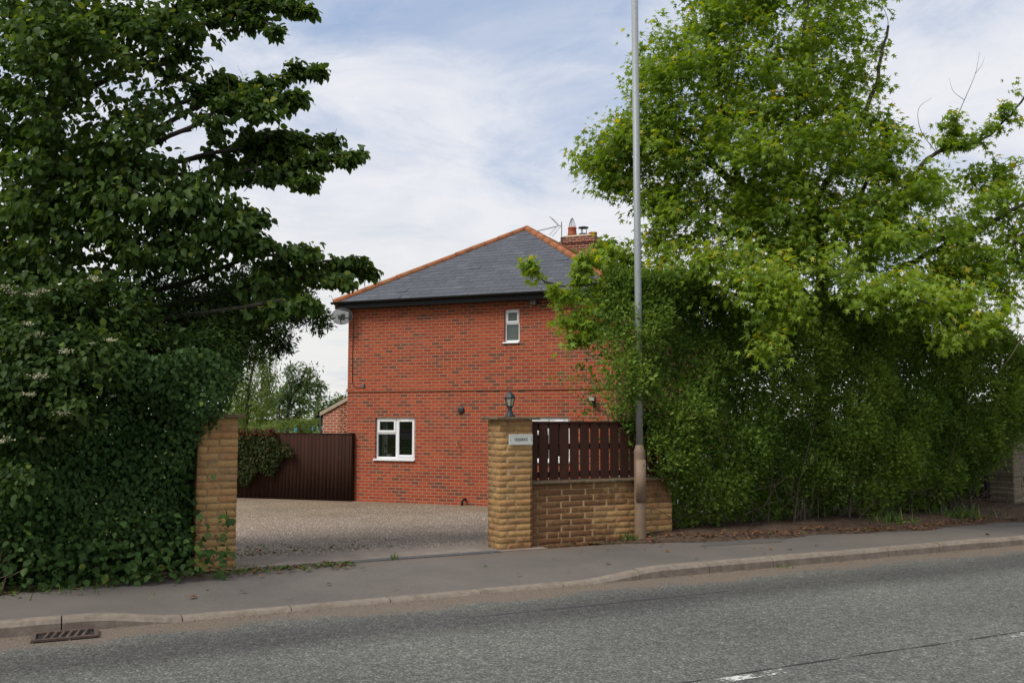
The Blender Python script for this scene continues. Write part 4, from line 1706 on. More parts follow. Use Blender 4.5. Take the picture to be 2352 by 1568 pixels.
# ------------------------------------------------------------------ lamp post
PB = RP(7.03, 10.26, .0)
PB = at(2402 / 1.63265, 2020 / 1.63265, 12.36)
PB.z = 0.0
lp = thing("lamp_post", "tall galvanised lamp post with brown painted base by the footway", "lamp post", PB, R(8))
m = MB()
m.lathe([(.078, -.3), (.078, .0), (.0755, .3), (.074, 1.12), (.073, 1.165), (.062, 1.20), (.050, 1.235), (.0475, 1.24)], 28)
m.build("base_section", M_POLEBASE, lp, True)
m = MB()
m.tube([(0, 0, 1.2), (.004, 0, 3), (.0, 0, 8.0)], [.0468, .0462, .0455], 24)
m.build("shaft", M_POLE, lp, True)
m = MB()
na = 12
for zz_ in (.50, 1.05):
    for k in range(na + 1):
        a = R(-145) + R(128) * k / na
        for rr2 in (.0735, .0825):
            m.v.append((rr2 * math.cos(a), rr2 * math.sin(a), zz_))
st = (na + 1) * 2
for k in range(na):
    i = k * 2
    m.f += [(i + 1, i + 3, st + i + 3, st + i + 1), (i, i + 1, i + 3, i + 2)[::-1], (st + i, st + i + 1, st + i + 3, st + i + 2)]
m.f += [(0, 1, st + 1, st), (na * 2, st + na * 2, st + na * 2 + 1, na * 2 + 1)]
ob = m.build("access_door", M_POLEBASE, lp, True)
m = MB()
a = R(-68)
m.lathe([(.009, 0), (.009, .006)], 8, (.0825 * math.cos(a), .0825 * math.sin(a), .985), axis=Matrix.Rotation(R(90), 3, "X"))
m.build("lock", M_BLACK, ob)
m = MB()
m.tube([(0, 0, 7.9), (0, -.05, 8.1), (-.2, -.5, 8.25), (-.35, -.9, 8.28)], .03, 10)
m.build("bracket_arm", M_POLE, lp, True)
m = MB()
m.box(-.48, -.26, -1.4, -.75, 8.24, 8.36)
m.build("lamp_head", M_GREYPLASTIC, lp, bevel=.04)

# ------------------------------------------------------------------ gully grate and channel drain
gz = road_z(8.05) + .002
gu = thing("gully_grate", "rusty slotted iron gully grate set in the road against the kerb", "drain grate", RP(.22, 8.17, gz), PHI - R(2))
gu.scale = (.9, .85, 1)
m = MB()
m.box(-.26, .26, -.17, .17, -.02, .005)
m.build("pit", M_VOID, gu)
m = MB()
bars(m, -.26, .26, -.17, .17, .030, .0, .0)
m.v, m.f = [], []
for (x0, x1, y0, y1) in ((-.26, .26, -.17, -.135), (-.26, .26, .135, .17), (-.26, -.225, -.135, .135), (.225, .26, -.135, .135)):
    m.box(x0, x1, y0, y1, .004, .024)
m.build("frame", M_IRON, gu, bevel=.004)
for k in range(6):
    m = MB()
    xx = -.15 + k * .06
    b = len(m.v)
    m.v += [(xx - .017 - .02, -.135, .006), (xx + .017 - .02, -.135, .006), (xx + .017 + .02, .135, .006), (xx - .017 + .02, .135, .006),
            (xx - .010 - .02, -.135, .022), (xx + .010 - .02, -.135, .022), (xx + .010 + .02, .135, .022), (xx - .010 + .02, .135, .022)]
    m.f += [(4, 5, 6, 7), (0, 1, 5, 4), (1, 2, 6, 5), (2, 3, 7, 6), (3, 0, 4, 7)]
    m.build("bar", M_IRON, gu)
cd = thing("channel_drain", "long slotted channel drain across the mouth of the gravel drive", "drain", RP(2.05, 10.20, .002), PHI)
m = MB()
m.box(0, 2.9, 0, .11, -.05, .004)
m.build("channel", M_VOID, cd)
m = MB()
m.box(0, 2.9, -.006, .012, -.05, .010)
m.box(0, 2.9, .098, .116, -.05, .010)
x = .012
while x < 2.9:
    m.box(x, x + .013, .012, .098, .003, .0095)
    x += .030
m.build("grating", M_DRAIN, cd)

# ------------------------------------------------------------------ vegetation
A = at
# --- big lime tree on the left
lime_blobs = [
    (-170, 120, 170, 190, 11.2, .9, .6), (-170, 430, 150, 150, 11.0, .8, .6), (90, -150, 230, 130, 11.2, 1.0, .6), (330, -130, 170, 90, 11.3, .8, .6),
    (20, 590, 90, 60, 10.4, .6), (40, 480, 90, 60, 10.4, .7), (10, 690, 70, 50, 10.2, .4, .7),
    (60, 90, 190, 150, 10.6, 1.0), (230, 110, 170, 130, 10.8, 1.0), (330, 40, 150, 60, 11.0, .8), (60, 330, 150, 160, 10.4, 1.0),
    (230, 330, 150, 90, 10.6, .9, .8), (350, 265, 60, 50, 10.8, .8), (300, 440, 160, 100, 10.5, .9, 1.25), (130, 500, 160, 90, 10.3, .9, 1.1),
    (430, 440, 75, 80, 10.7, .7, 1.2), (460, 565, 85, 65, 10.8, .7, 1.3), (300, 560, 160, 70, 10.6, .8, .9), (120, 620, 160, 50, 10.6, .8, .6),
    (400, 190, 45, 40, 11.0, .6, .6), (510, 525, 40, 45, 10.6, .4), (600, 645, 55, 30, 10.9, .5, 1.0), (640, 640, 25, 20, 11, .35, .8),
    (600, 715, 45, 30, 10.6, .4, 1.1), (635, 690, 25, 20, 10.6, .3, .9)]
lime_cl = blob_points(lime_blobs, 640, np.random.default_rng(21))
boughs = [
    ([(330, 60), (470, 10), (590, 8), (660, 10), (720, 26)], 11.2, 30, 12), ([(420, 70), (520, 40), (590, 45), (640, 72)], 11.0, 20, 16),
    ([(400, 30), (500, -20), (600, -12), (690, -2)], 11.3, 22, 16), ([(360, 150), (420, 120), (440, 60)], 10.9, 14, 22),
    ([(390, 250), (500, 200), (600, 190), (680, 160), (738, 163)], 11.0, 32, 15), ([(480, 235), (570, 215), (640, 225), (698, 216)], 10.8, 26, 15),
    ([(420, 300), (520, 245), (590, 240), (620, 262)], 10.6, 22, 18), ([(440, 190), (500, 195), (540, 180)], 10.9, 12, 20),
    ([(420, 370), (560, 330), (660, 325), (780, 315)], 11.2, 34, 17), ([(450, 400), (600, 365), (720, 362), (838, 353)], 11.0, 44, 17),
    ([(460, 430), (580, 390), (660, 400), (718, 412)], 10.8, 28, 17), ([(540, 340), (620, 308), (690, 310)], 11.1, 16, 16),
    ([(560, 600), (680, 580), (720, 570)], 11.0, 16, 18), ([(620, 640), (700, 605), (790, 595), (838, 590)], 11.2, 16, 10),
    ([(640, 655), (740, 620), (820, 612), (866, 626)], 11.3, 16, 9), ([(640, 650), (720, 632), (780, 636), (800, 640)], 11.1, 11, 12),
    ([(590, 700), (660, 695), (705, 690), (722, 700)], 10.6, 14, 12), ([(480, 480), (560, 490), (610, 500)], 10.7, 14, 20), ([(500, 570), (580, 550), (600, 560)], 10.6, 12, 20)]
br_ = np.random.default_rng(5)
ext_pts, lime_limbs = [], []
LB = A(60, 1150, 12.2)
LB.z = -.1
T1 = A(70, 760, 12.1)
T2 = A(110, 420, 11.9)
T3 = A(140, 60, 11.8)
T4 = A(170, -420, 11.8)
lime_limbs.append(([LB, T1, T2, T3, T4], .19, .06))
for lp_, D0, nc_, spread in boughs:
    pts = [A(x, y, D0 + br_.uniform(-.15, .15)) for x, y in lp_]
    root_ = T3 if lp_[0][1] < 200 else (T2 if lp_[0][1] < 450 else T1)
    lime_limbs.append(([root_, (root_ + pts[0]) / 2 + Vector((0, -.2, -.1))] + pts, .045, .006))
    c = curve(pts, 12)
    for k in range(int(nc_ * 2.5)):
        u_ = br_.uniform(.12, 1)
        q = c[int(u_ * (len(c) - 1))]
        ext_pts.append(tuple(q + Vector(br_.normal(size=3)) * spread / FV * D0 * (1.2 - .8 * u_) + Vector((0, 0, -.03))))
for pts in (((-60, 720), (40, 585), (160, 590), (360, 615)), ((-60, 700), (60, 600), (110, 582)), ((-60, 480), (150, 380), (330, 330), (440, 300)), ((60, 250), (230, 190), (330, 120), (450, 60)), ((40, 520), (220, 480), (420, 520))):
    lime_limbs.append(([A(x, y, 11.2) for x, y in pts], .055, .012))
lime = plant("lime_tree", "dark broad-leaved tree overhanging the drive from the left", "tree", LB, lime_limbs, np.concatenate([lime_cl, np.array(ext_pts)]), LIME_T, M_LIME, .088, 42, .30, flat=.55, droop=.75, tipy=.07, seed=3, scale=np.array([1.0] * len(lime_cl) + [.34] * len(ext_pts)),
             tints=lambda c: .12 if c[0] > -2.6 else 0.0)
bare_twigs(lime, LB, [([A(200, 300, 10.9), A(230, 240, 10.9), A(260, 160, 10.8)], .006), ([A(190, 260, 10.9), A(215, 180, 10.9), A(240, 60, 10.8)], .006), ([A(300, 300, 10.9), A(380, 220, 10.9), A(420, 190, 10.8)], .006),
                      ([A(250, 280, 10.9), A(330, 215, 10.9), A(400, 170, 10.9)], .006), ([A(560, 440, 10.7), A(585, 410, 10.7), A(592, 360, 10.7)], .005), ([A(540, 240, 10.8), A(560, 190, 10.8), A(545, 150, 10.8)], .004),
                      ([A(520, 240, 10.8), A(525, 190, 10.8), A(510, 150, 10.8)], .004)], M_DEADTWIG)

# --- dark small-leaved tree behind the lime (carries over the top of the hedge)
dk = [(470, 710, 190, 90, 11.6, .8), (590, 690, 110, 80, 11.8, .6), (400, 800, 190, 80, 11.2, .7, 1.3), (545, 780, 70, 60, 11.4, .5, 1.2), (690, 715, 40, 30, 12.0, .3, .6), (640, 765, 25, 25, 12, .3, .5), (230, 760, 150, 100, 11.6, .8), (80, 790, 140, 120, 11.6, .8, .7), (640, 680, 60, 45, 12.1, .4), (495, 850, 40, 60, 10.5, .4, 1.5), (420, 820, 110, 55, 10.2, .35, 1.8), (280, 830, 110, 50, 9.9, .35, 1.2), (505, 780, 60, 60, 10.6, .4, 1.3), (330, 660, 200, 50, 11.6, .7, .6)]
DB = A(420, 1100, 12.8)
DB.z = -.1
dcl = blob_points(dk, 860, np.random.default_rng(31))
dl = [([DB, A(420, 880, 12.7), A(400, 740, 12.6), A(420, 640, 12.6)], .09, .03), ([A(420, 880, 12.7), A(520, 760, 12.4), A(620, 700, 12.2), A(730, 722, 12.1), A(742, 735, 12.1)], .05, .006), ([A(410, 900, 12.7), A(260, 760, 12.6), A(120, 700, 12.6)], .05, .01),
      ([A(560, 735, 12.3), A(630, 770, 12.1), A(655, 800, 12.1)], .02, .005)]
dext = []
for pts in (((650, 720), (700, 735), (745, 735)), ((600, 770), (640, 790), (655, 805)), ((640, 690), (700, 690), (735, 745))):
    c = curve([A(x, y, 12.1) for x, y in pts], 10)
    for k in range(26):
        q = c[int(br_.uniform(0, 1) * (len(c) - 1))]
        dext.append(tuple(q + Vector(br_.normal(size=3)) * .07))
plant("hawthorn_tree", "dense dark small-leaved tree above the left hedge", "tree", DB, dl, np.concatenate([dcl, np.array(dext)]), NARROW_T, M_ELDER, .060, 80, .24, flat=.8, droop=.2, tipy=.02, seed=12, scale=np.array([1.0] * len(dcl) + [.45] * len(dext)), tints=lambda c: -.10)

# --- elder with cream flower heads, far left
EB = A(150, 1120, 11.2)
EB.z = -.05
el = [(80, 720, 130, 90, 9.6, .5), (240, 700, 120, 70, 9.9, .5), (40, 850, 120, 100, 9.0, .45), (190, 830, 110, 80, 9.3, .4), (320, 780, 80, 70, 9.8, .4, .7), (20, 960, 70, 60, 8.75, .25, .8), (140, 930, 110, 45, 9.0, .25), (0, 1100, 60, 40, 8.4, .2, .6)]
ecl = blob_points(el, 210, np.random.default_rng(41))
elder = plant("elder_bush", "elder bush with flat cream flower heads at the left edge", "bush", EB, [([EB, A(150, 950, 11.1), A(140, 800, 11.0), A(150, 660, 10.9)], .05, .015), ([A(150, 980, 11.1), A(60, 850, 10.9), A(20, 740, 10.9)], .035, .01), ([A(150, 930, 11.1), A(250, 800, 11), A(310, 700, 11)], .035, .01)],
              ecl, LIME_T, M_ELDER, .070, 60, .24, flat=.7, droop=.6, tipy=.06, seed=14)


def flower_head(parent, base, p, r, seed):
    r_ = np.random.default_rng(seed)
    n = 60
    q = r_.normal(size=(n, 3)) * np.array([r * .5, r * .5, r * .13])
    leaves("elder_blossom", np.array(tuple(p)) + q, r_.normal(size=(n, 3)), np.array([0, -.6, 1.0]) + r_.normal(size=(n, 3)) * .4, np.full(n, r * .36), SMALL_T, r_.random(n), np.zeros(n), M_FLOWER, parent, tuple(base))


for k, (x, y) in enumerate([(72, 676), (100, 668), (18, 658), (30, 672), (62, 742), (85, 768), (215, 640), (255, 780), (150, 806), (90, 862), (66, 905), (145, 948), (12, 1010)]):
    flower_head(elder, EB, A(x, y, (9.15 if y < 700 else 8.75 if y < 800 else 8.45) + .05 * (k % 4)), .058 if k % 3 else .075, 100 + k)

# --- clipped ivy hedge up to the left pillar
hr = np.random.default_rng(51)


def hedge_edge(z):
    """right-hand end of the ivy hedge along the road, by height"""
    return np.interp(z, [0, .25, .6, .95, 1.25, 1.6, 1.85, 2.3, 2.7], [1.47, 1.50, 1.46, 1.50, 1.60, 1.72, 1.82, 2.02, 1.9])


def ivy_points(n):
    out = []
    while len(out) < n:
        s_ = hr.uniform(-6.5, 2.25)
        z_ = hr.uniform(0.02, 2.45)
        if z_ > 2.0 + .16 * math.sin(s_ * 1.9 + 1) + .12 * math.sin(s_ * 5.3) + .30 * smooth01(s_ + .5):
            continue
        e_ = hedge_edge(z_)
        if s_ > e_ - .02:
            continue
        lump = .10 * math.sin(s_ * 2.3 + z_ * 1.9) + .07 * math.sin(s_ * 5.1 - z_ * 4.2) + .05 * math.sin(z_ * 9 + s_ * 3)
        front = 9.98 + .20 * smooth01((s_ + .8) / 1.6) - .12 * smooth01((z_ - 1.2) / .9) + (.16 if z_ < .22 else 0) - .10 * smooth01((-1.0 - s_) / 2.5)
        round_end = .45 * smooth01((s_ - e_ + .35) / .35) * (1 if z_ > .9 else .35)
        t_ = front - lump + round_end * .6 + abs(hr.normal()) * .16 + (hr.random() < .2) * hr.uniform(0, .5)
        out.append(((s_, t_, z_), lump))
    return out


ivp = ivy_points(62000)
P_ = np.array([tuple(RP(*q[0])) for q in ivp])
nrm_out = np.array([tuple(-NV)] * len(P_))
HB = RP(-1.5, 10.5, -.02)
hedge = thing("ivy_hedge", "clipped dark ivy hedge running up to the left gate pillar", "hedge", HB, 0)
n_ = len(P_)
dn = np.array([0, 0, -1.0])
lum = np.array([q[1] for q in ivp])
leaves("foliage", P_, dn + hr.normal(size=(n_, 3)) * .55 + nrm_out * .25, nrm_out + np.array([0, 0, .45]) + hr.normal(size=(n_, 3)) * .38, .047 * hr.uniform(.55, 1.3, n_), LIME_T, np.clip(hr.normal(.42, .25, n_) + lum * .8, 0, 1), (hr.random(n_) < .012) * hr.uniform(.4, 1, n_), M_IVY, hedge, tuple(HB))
# larger bramble and hazel leaves pushing out low down and along the left
n_ = 1700
lo_ = np.array([tuple(RP(hr.uniform(-4.5, 1.75), hr.uniform(9.78, 10.05), abs(hr.normal()) * .30 + .03)) for _ in range(n_)])
leaves("bramble_leaves", lo_, hr.normal(size=(n_, 3)) * .6 + np.array([0, 0, -.4]) + np.array(tuple(-NV)) * .6, np.array([0, 0, .9]) + np.array(tuple(-NV)) * .7 + hr.normal(size=(n_, 3)) * .4, .078 * hr.uniform(.5, 1.2, n_), LIME_T, np.clip(hr.normal(.55, .25, n_), 0, 1), (hr.random(n_) < .06) * hr.uniform(.4, 1, n_), M_IVY, hedge, tuple(HB))
st = MB()
for k in range(70):
    s_ = hr.uniform(-6, 1.6)
    p0 = RP(s_, hr.uniform(10.75, 11.1), -.05)
    st.tube([p0 - HB, p0 - HB + Vector((hr.normal() * .12, hr.normal() * .1, .9)), p0 - HB + Vector((hr.normal() * .3, hr.normal() * .15, 2.2))], [.02, .014, .007], 5)
st.build("stems", M_TWIG, hedge)
# inner growth behind the clipped face
n_ = 26000
inn = np.array([tuple(RP(hr.uniform(-6.5, 1.45), hr.uniform(10.30, 11.2), hr.uniform(.03, 2.1))) for _ in range(n_)])
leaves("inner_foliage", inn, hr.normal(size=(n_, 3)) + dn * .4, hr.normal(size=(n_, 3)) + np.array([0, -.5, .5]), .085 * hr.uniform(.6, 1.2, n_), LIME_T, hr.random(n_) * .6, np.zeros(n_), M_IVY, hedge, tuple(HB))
for k, (x, y) in enumerate([(235, 1175), (118, 1145), (208, 1197), (240, 1210), (410, 745), (405, 960), (425, 890), (300, 640), (420, 700)]):
    flower_head(hedge, HB, RP(*[(-3.3, 9.72, 1.05), (-3.2, 9.70, .95), (-1.0, 9.80, .62), (-2.0, 9.75, 1.3), (.4, 9.8, 2.3), (.6, 9.85, 1.8), (-.2, 9.8, 2.0), (-1.5, 9.7, 2.1), (.0, 9.8, 1.4)][k]), .03, 200 + k)

# --- dead grass and dry stalks at the hedge foot
rt = [(RP(s0, 9.80, .0), s0) for s0 in (-.55, -.48, -.42, -.36, -.62)]
b_ = MB()
for k in range(26):
    p0 = RP(hr.uniform(-.75, -.25), hr.uniform(9.74, 9.9), 0)
    b_.tube([p0, p0 + Vector((hr.normal() * .06, hr.normal() * .03, .12)), p0 + Vector((hr.normal() * .16, hr.normal() * .06, hr.uniform(.18, .42)))], [.003, .0025, .0015], 3, False)
tag(b_.build("dry_stalks", M_DEADTWIG), "clump of dry pale stalks at the foot of the left hedge", "dead grass")

# --- silver maple on the right
MBASE = A(1890, 1120, 14.9)
MBASE.z = .02
mb_blobs = [
    (1790, -120, 210, 110, 14.6, 1.1, .7), (2430, 430, 90, 90, 14.8, .7, .7), (2420, 600, 80, 70, 14.8, .7, .6),
    (1680, 30, 120, 70, 14.6, 1.2), (1870, 0, 170, 80, 14.8, 1.2), (1600, 130, 140, 90, 14.2, 1.0), (1780, 170, 170, 110, 14.3, 1.2), (1940, 160, 90, 110, 14.8, 1.0, .8),
    (1500, 190, 70, 90, 14.0, .8), (1460, 300, 100, 70, 13.9, .8), (1390, 370, 75, 70, 14.0, .6), (1560, 310, 150, 100, 13.9, 1.0), (1740, 340, 160, 110, 14.0, 1.2), (1930, 320, 130, 100, 14.4, 1.1),
    (2030, 330, 60, 70, 14.6, .8), (1480, 450, 80, 60, 13.9, .7), (1620, 460, 160, 80, 13.8, 1.0), (1800, 470, 150, 90, 14.0, 1.1), (1980, 450, 130, 90, 14.2, 1.1), (2130, 430, 90, 60, 14.4, .8),
    (2260, 440, 80, 60, 14.6, .7, .8), (1560, 560, 120, 55, 13.8, .8, .7), (1720, 580, 140, 60, 13.6, .9, .8), (1900, 580, 140, 60, 14.0, 1.0, .8), (2080, 560, 140, 70, 14.0, 1.0), (2230, 560, 100, 70, 14.4, .8), (2330, 520, 40, 90, 14.6, .5, .8),
    (1440, 590, 60, 45, 13.6, .5, .8), (2200, 640, 120, 50, 14.2, .8), (2320, 640, 50, 60, 14.6, .6, .6),
    # lighter-leaved sprays in front of the hedge
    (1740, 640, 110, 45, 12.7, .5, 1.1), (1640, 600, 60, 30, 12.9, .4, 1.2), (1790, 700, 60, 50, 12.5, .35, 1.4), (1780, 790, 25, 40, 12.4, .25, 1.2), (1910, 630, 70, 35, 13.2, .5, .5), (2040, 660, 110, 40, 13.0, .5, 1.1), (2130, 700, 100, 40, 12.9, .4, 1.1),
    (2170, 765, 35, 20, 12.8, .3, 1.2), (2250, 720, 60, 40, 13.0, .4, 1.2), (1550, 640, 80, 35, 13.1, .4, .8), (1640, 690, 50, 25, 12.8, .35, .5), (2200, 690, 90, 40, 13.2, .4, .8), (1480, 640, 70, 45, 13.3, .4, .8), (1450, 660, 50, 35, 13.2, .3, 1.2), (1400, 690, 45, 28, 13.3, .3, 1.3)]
mcl = blob_points(mb_blobs, 1130, np.random.default_rng(61))
MT = [A(1890, 900, 14.8), A(1885, 720, 14.7)]
m_limbs = [([MBASE, MT[0], MT[1], A(1890, 600, 14.6), A(1870, 480, 14.5), A(1855, 420, 14.5)], .15, .07),
           ([A(1860, 620, 14.6), A(1850, 520, 14.6), A(1880, 450, 14.5), A(1950, 330, 14.5), A(2010, 200, 14.6), A(2040, 60, 14.7)], .09, .02),
           ([A(1880, 640, 14.6), A(1920, 540, 14.6), A(1985, 430, 14.6), A(2040, 300, 14.7)], .07, .02),
           ([A(1860, 500, 14.5), A(1830, 330, 14.4), A(1840, 160, 14.3), A(1860, -60, 14.3)], .07, .02),
           ([A(1880, 720, 14.7), A(1760, 560, 14.4), A(1700, 420, 14.2), A(1660, 260, 14.1), A(1640, 80, 14.2)], .085, .02),
           ([A(1770, 575, 14.4), A(1640, 520, 14.2), A(1540, 470, 14.0), A(1440, 420, 13.9)], .04, .008),
           ([A(1700, 430, 14.2), A(1590, 330, 14.0), A(1490, 250, 13.9), A(1440, 220, 13.9)], .04, .008),
           ([A(1730, 480, 14.2), A(1640, 390, 14), A(1530, 330, 13.9), A(1400, 340, 13.9)], .035, .008),
           ([A(1890, 740, 14.7), A(2030, 640, 14.5), A(2180, 560, 14.5), A(2352, 470, 14.6), A(2480, 400, 14.8)], .07, .02),
           ([A(1960, 690, 14.6), A(2140, 660, 14.4), A(2270, 590, 14.4), A(2380, 520, 14.6)], .06, .02),
           ([A(1980, 600, 14.5), A(2060, 470, 14.5), A(2130, 365, 14.5), A(2200, 335, 14.5), A(2260, 320, 14.5), A(2345, 235, 14.5), A(2370, 190, 14.5)], .045, .012),
           ([A(1880, 760, 14.7), A(1820, 700, 13.8), A(1780, 670, 12.8), A(1740, 655, 12.3)], .045, .01),
           ([A(1900, 760, 14.7), A(1980, 720, 13.6), A(2060, 680, 12.8), A(2150, 700, 12.5)], .045, .01),
           ([A(1870, 740, 14.7), A(1700, 680, 13.8), A(1560, 640, 13.0), A(1450, 640, 12.9), A(1360, 655, 12.9), A(1265, 652, 12.9), A(1230, 625, 12.9), A(1212, 602, 12.9)], .035, .004)]
sprays = []
for pts, D_, n_, sp_ in ((((2150, 350), (2190, 330), (2240, 322), (2300, 280), (2345, 215)), 14.4, 26, 15), (((2120, 345), (2170, 320), (2185, 290), (2195, 245)), 14.4, 12, 12),
                         (((1240, 640), (1222, 618), (1210, 600)), 12.9, 7, 5), (((1268, 650), (1272, 690)), 12.9, 4, 5), (((1320, 655), (1310, 660), (1300, 690)), 12.9, 3, 7), (((1350, 640), (1345, 600), (1330, 578)), 12.9, 8, 8),
                         (((1360, 655), (1330, 630), (1310, 640)), 12.9, 6, 9), (((1390, 660), (1380, 610), (1395, 560)), 13.0, 10, 13), (((1400, 690), (1340, 720), (1290, 745)), 12.9, 12, 10), (((1400, 700), (1350, 760), (1300, 805)), 12.9, 9, 9),
                         (((1420, 720), (1380, 760), (1330, 770)), 12.9, 10, 11), (((1440, 540), (1400, 560), (1385, 590)), 13.6, 8, 12), (((2352, 390), (2300, 400), (2280, 400)), 14.6, 8, 14)):
    c = curve([A(x, y, D_) for x, y in pts], 10)
    for k in range(n_):
        q = c[int(br_.uniform(.15, 1) * (len(c) - 1))]
        sprays.append(tuple(q + Vector(br_.normal(size=3)) * sp_ / FV * D_))
m_all = np.concatenate([mcl, np.array(sprays)])
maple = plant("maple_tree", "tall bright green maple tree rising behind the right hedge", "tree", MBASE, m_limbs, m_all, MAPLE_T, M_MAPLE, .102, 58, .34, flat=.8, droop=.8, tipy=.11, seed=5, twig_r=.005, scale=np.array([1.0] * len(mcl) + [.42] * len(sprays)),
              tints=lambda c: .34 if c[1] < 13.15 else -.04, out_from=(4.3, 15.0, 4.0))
bare_twigs(maple, MBASE, [([A(2150, 350, 14.4), A(2115, 300, 14.4), A(2110, 250, 14.4), A(2140, 225, 14.4)], .007), ([A(2175, 320, 14.4), A(2215, 230, 14.4), A(2240, 170, 14.4), A(2250, 120, 14.4)], .007), ([A(2215, 230, 14.4), A(2190, 210, 14.4), A(2180, 180, 14.4)], .005),
                          ([A(2352, 375, 14.4), A(2300, 400, 14.4), A(2270, 440, 14.4)], .008), ([A(2240, 170, 14.4), A(2255, 150, 14.4), A(2262, 130, 14.4)], .004), ([A(1640, 560, 13.8), A(1560, 560, 13.7), A(1500, 545, 13.7)], .006), ([A(1600, 575, 13.8), A(1540, 580, 13.7), A(1480, 590, 13.7)], .006),
                          ([A(2352, 770, 14), A(2320, 820, 14), A(2290, 860, 14.2)], .012), ([A(2352, 740, 14), A(2320, 750, 14), A(2280, 790, 14.2)], .010)], M_TWIG)

# --- privet hedge on the right
gr = np.random.default_rng(71)


def privet_pts(n):
    out, k = [], 0
    while len(out) < n:
        s_ = gr.uniform(6.55, 16.0)
        top = 3.2 + .55 * (1 - smooth01((s_ - 7.6) / 2.0)) + .18 * math.sin(s_ * 1.3) + .14 * math.sin(s_ * 3.1 + 1) - 1.0 * smooth01((s_ - 14.2) / 1.6) - .1
        z_ = gr.uniform(.12, top) if gr.random() < .8 else top - abs(gr.normal()) * .25
        # left end bulges out over the low wall higher up, right end slopes away
        left = np.interp(z_, [0, .5, .9, 1.3, 1.7, 2.3, 3.1, 4.0], [7.55, 7.45, 7.30, 6.98, 6.70, 6.62, 6.72, 7.2])
        right = np.interp(z_, [0, .4, .9, 1.4, 2.2, 3.2], [13.8, 14.0, 14.35, 14.9, 15.2, 14.5])
        if s_ < left or s_ > right:
            continue
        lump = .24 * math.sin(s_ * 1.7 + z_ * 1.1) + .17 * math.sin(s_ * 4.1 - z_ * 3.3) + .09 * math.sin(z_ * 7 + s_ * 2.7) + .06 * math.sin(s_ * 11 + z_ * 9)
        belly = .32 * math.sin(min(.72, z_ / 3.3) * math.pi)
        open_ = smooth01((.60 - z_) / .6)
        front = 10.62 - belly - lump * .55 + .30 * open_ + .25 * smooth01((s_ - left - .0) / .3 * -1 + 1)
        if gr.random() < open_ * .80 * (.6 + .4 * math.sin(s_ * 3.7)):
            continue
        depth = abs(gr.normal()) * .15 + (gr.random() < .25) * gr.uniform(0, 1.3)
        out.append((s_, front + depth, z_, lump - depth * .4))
    return np.array(out)


pp = privet_pts(9800)
VB = RP(10.5, 11.2, .05)
priv = thing("privet_hedge", "big untrimmed green hedge with bare twiggy base along the footway", "hedge", VB, 0)
PC = np.array([tuple(RP(a, b, c)) for a, b, c, _ in pp])
per = 24
n_ = len(PC) * per
cc = np.repeat(PC, per, axis=0)
q = unit(gr.normal(size=(n_, 3))) * (gr.random((n_, 1)) ** .5) * .135
po = cc + q
face = np.array(tuple(-NV))
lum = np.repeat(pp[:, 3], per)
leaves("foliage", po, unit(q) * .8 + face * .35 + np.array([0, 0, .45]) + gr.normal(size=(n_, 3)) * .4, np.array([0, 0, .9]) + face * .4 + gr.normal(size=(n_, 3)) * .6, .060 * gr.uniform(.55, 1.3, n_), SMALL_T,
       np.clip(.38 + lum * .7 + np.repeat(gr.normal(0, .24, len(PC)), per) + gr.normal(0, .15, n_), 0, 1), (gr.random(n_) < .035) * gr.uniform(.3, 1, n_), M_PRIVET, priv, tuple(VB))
st = MB()
for k in range(150):
    s_ = gr.uniform(7.5, 14.3)
    t_ = gr.uniform(10.55, 12.2)
    p0 = RP(s_, t_, .02) - VB
    lean = Vector((gr.normal() * .25, gr.normal() * .2, 0))
    hgt = gr.uniform(.8, 2.4)
    st.tube([p0, p0 + lean * .3 + Vector((0, 0, hgt * .4)), p0 + lean + Vector((gr.normal() * .1, gr.normal() * .1, hgt))], [gr.uniform(.010, .022), .011, .004], 5, False)
for k in range(160):
    s_ = gr.uniform(7.4, 14.5)
    t_ = gr.uniform(10.35, 10.9)
    p0 = RP(s_, t_, gr.uniform(.05, .6)) - VB
    d_ = U * gr.normal() * .35 + Vector((0, 0, gr.uniform(.05, .45))) - NV * gr.uniform(0, .15)
    st.tube([p0, p0 + d_ * .5 + Vector(gr.normal(size=3)) * .03, p0 + d_], [.005, .004, .002], 4, False)
st.build("stems", M_TWIG, priv)
fl_ = []
for k in range(46):
    i = gr.integers(len(PC))
    fl_.append(PC[i] + face * .12)
fl_ = np.array(fl_)
fq = np.repeat(fl_, 14, axis=0) + gr.normal(size=(len(fl_) * 14, 3)) * np.array([.014, .014, .03])
m_ = len(fq)
leaves("blossom", fq, gr.normal(size=(m_, 3)), gr.normal(size=(m_, 3)), np.full(m_, .013), SMALL_T, gr.random(m_), np.zeros(m_), M_FLOWER, priv, tuple(VB))

# plain boards added in place of unidentified white patches behind slats and hedge foot
WP = A(1405, 1190, 16.2)
WP.z = -.42
wb = thing("white_patch_boards", "plain white boards added for unidentified white patches behind the slatted fence and hedge foot", "stand_in", WP, R(6))
for k in range(16):
    m = MB()
    m.box(k * .15, k * .15 + .14, 0, .02, 0, 1.12 + .030 * k)
    m.build("board", M_WHITEPAINT, wb)
m = MB()
m.box(0, 2.4, .021, .06, .3, .4)
m.build("rail", M_WHITEPAINT, wb)

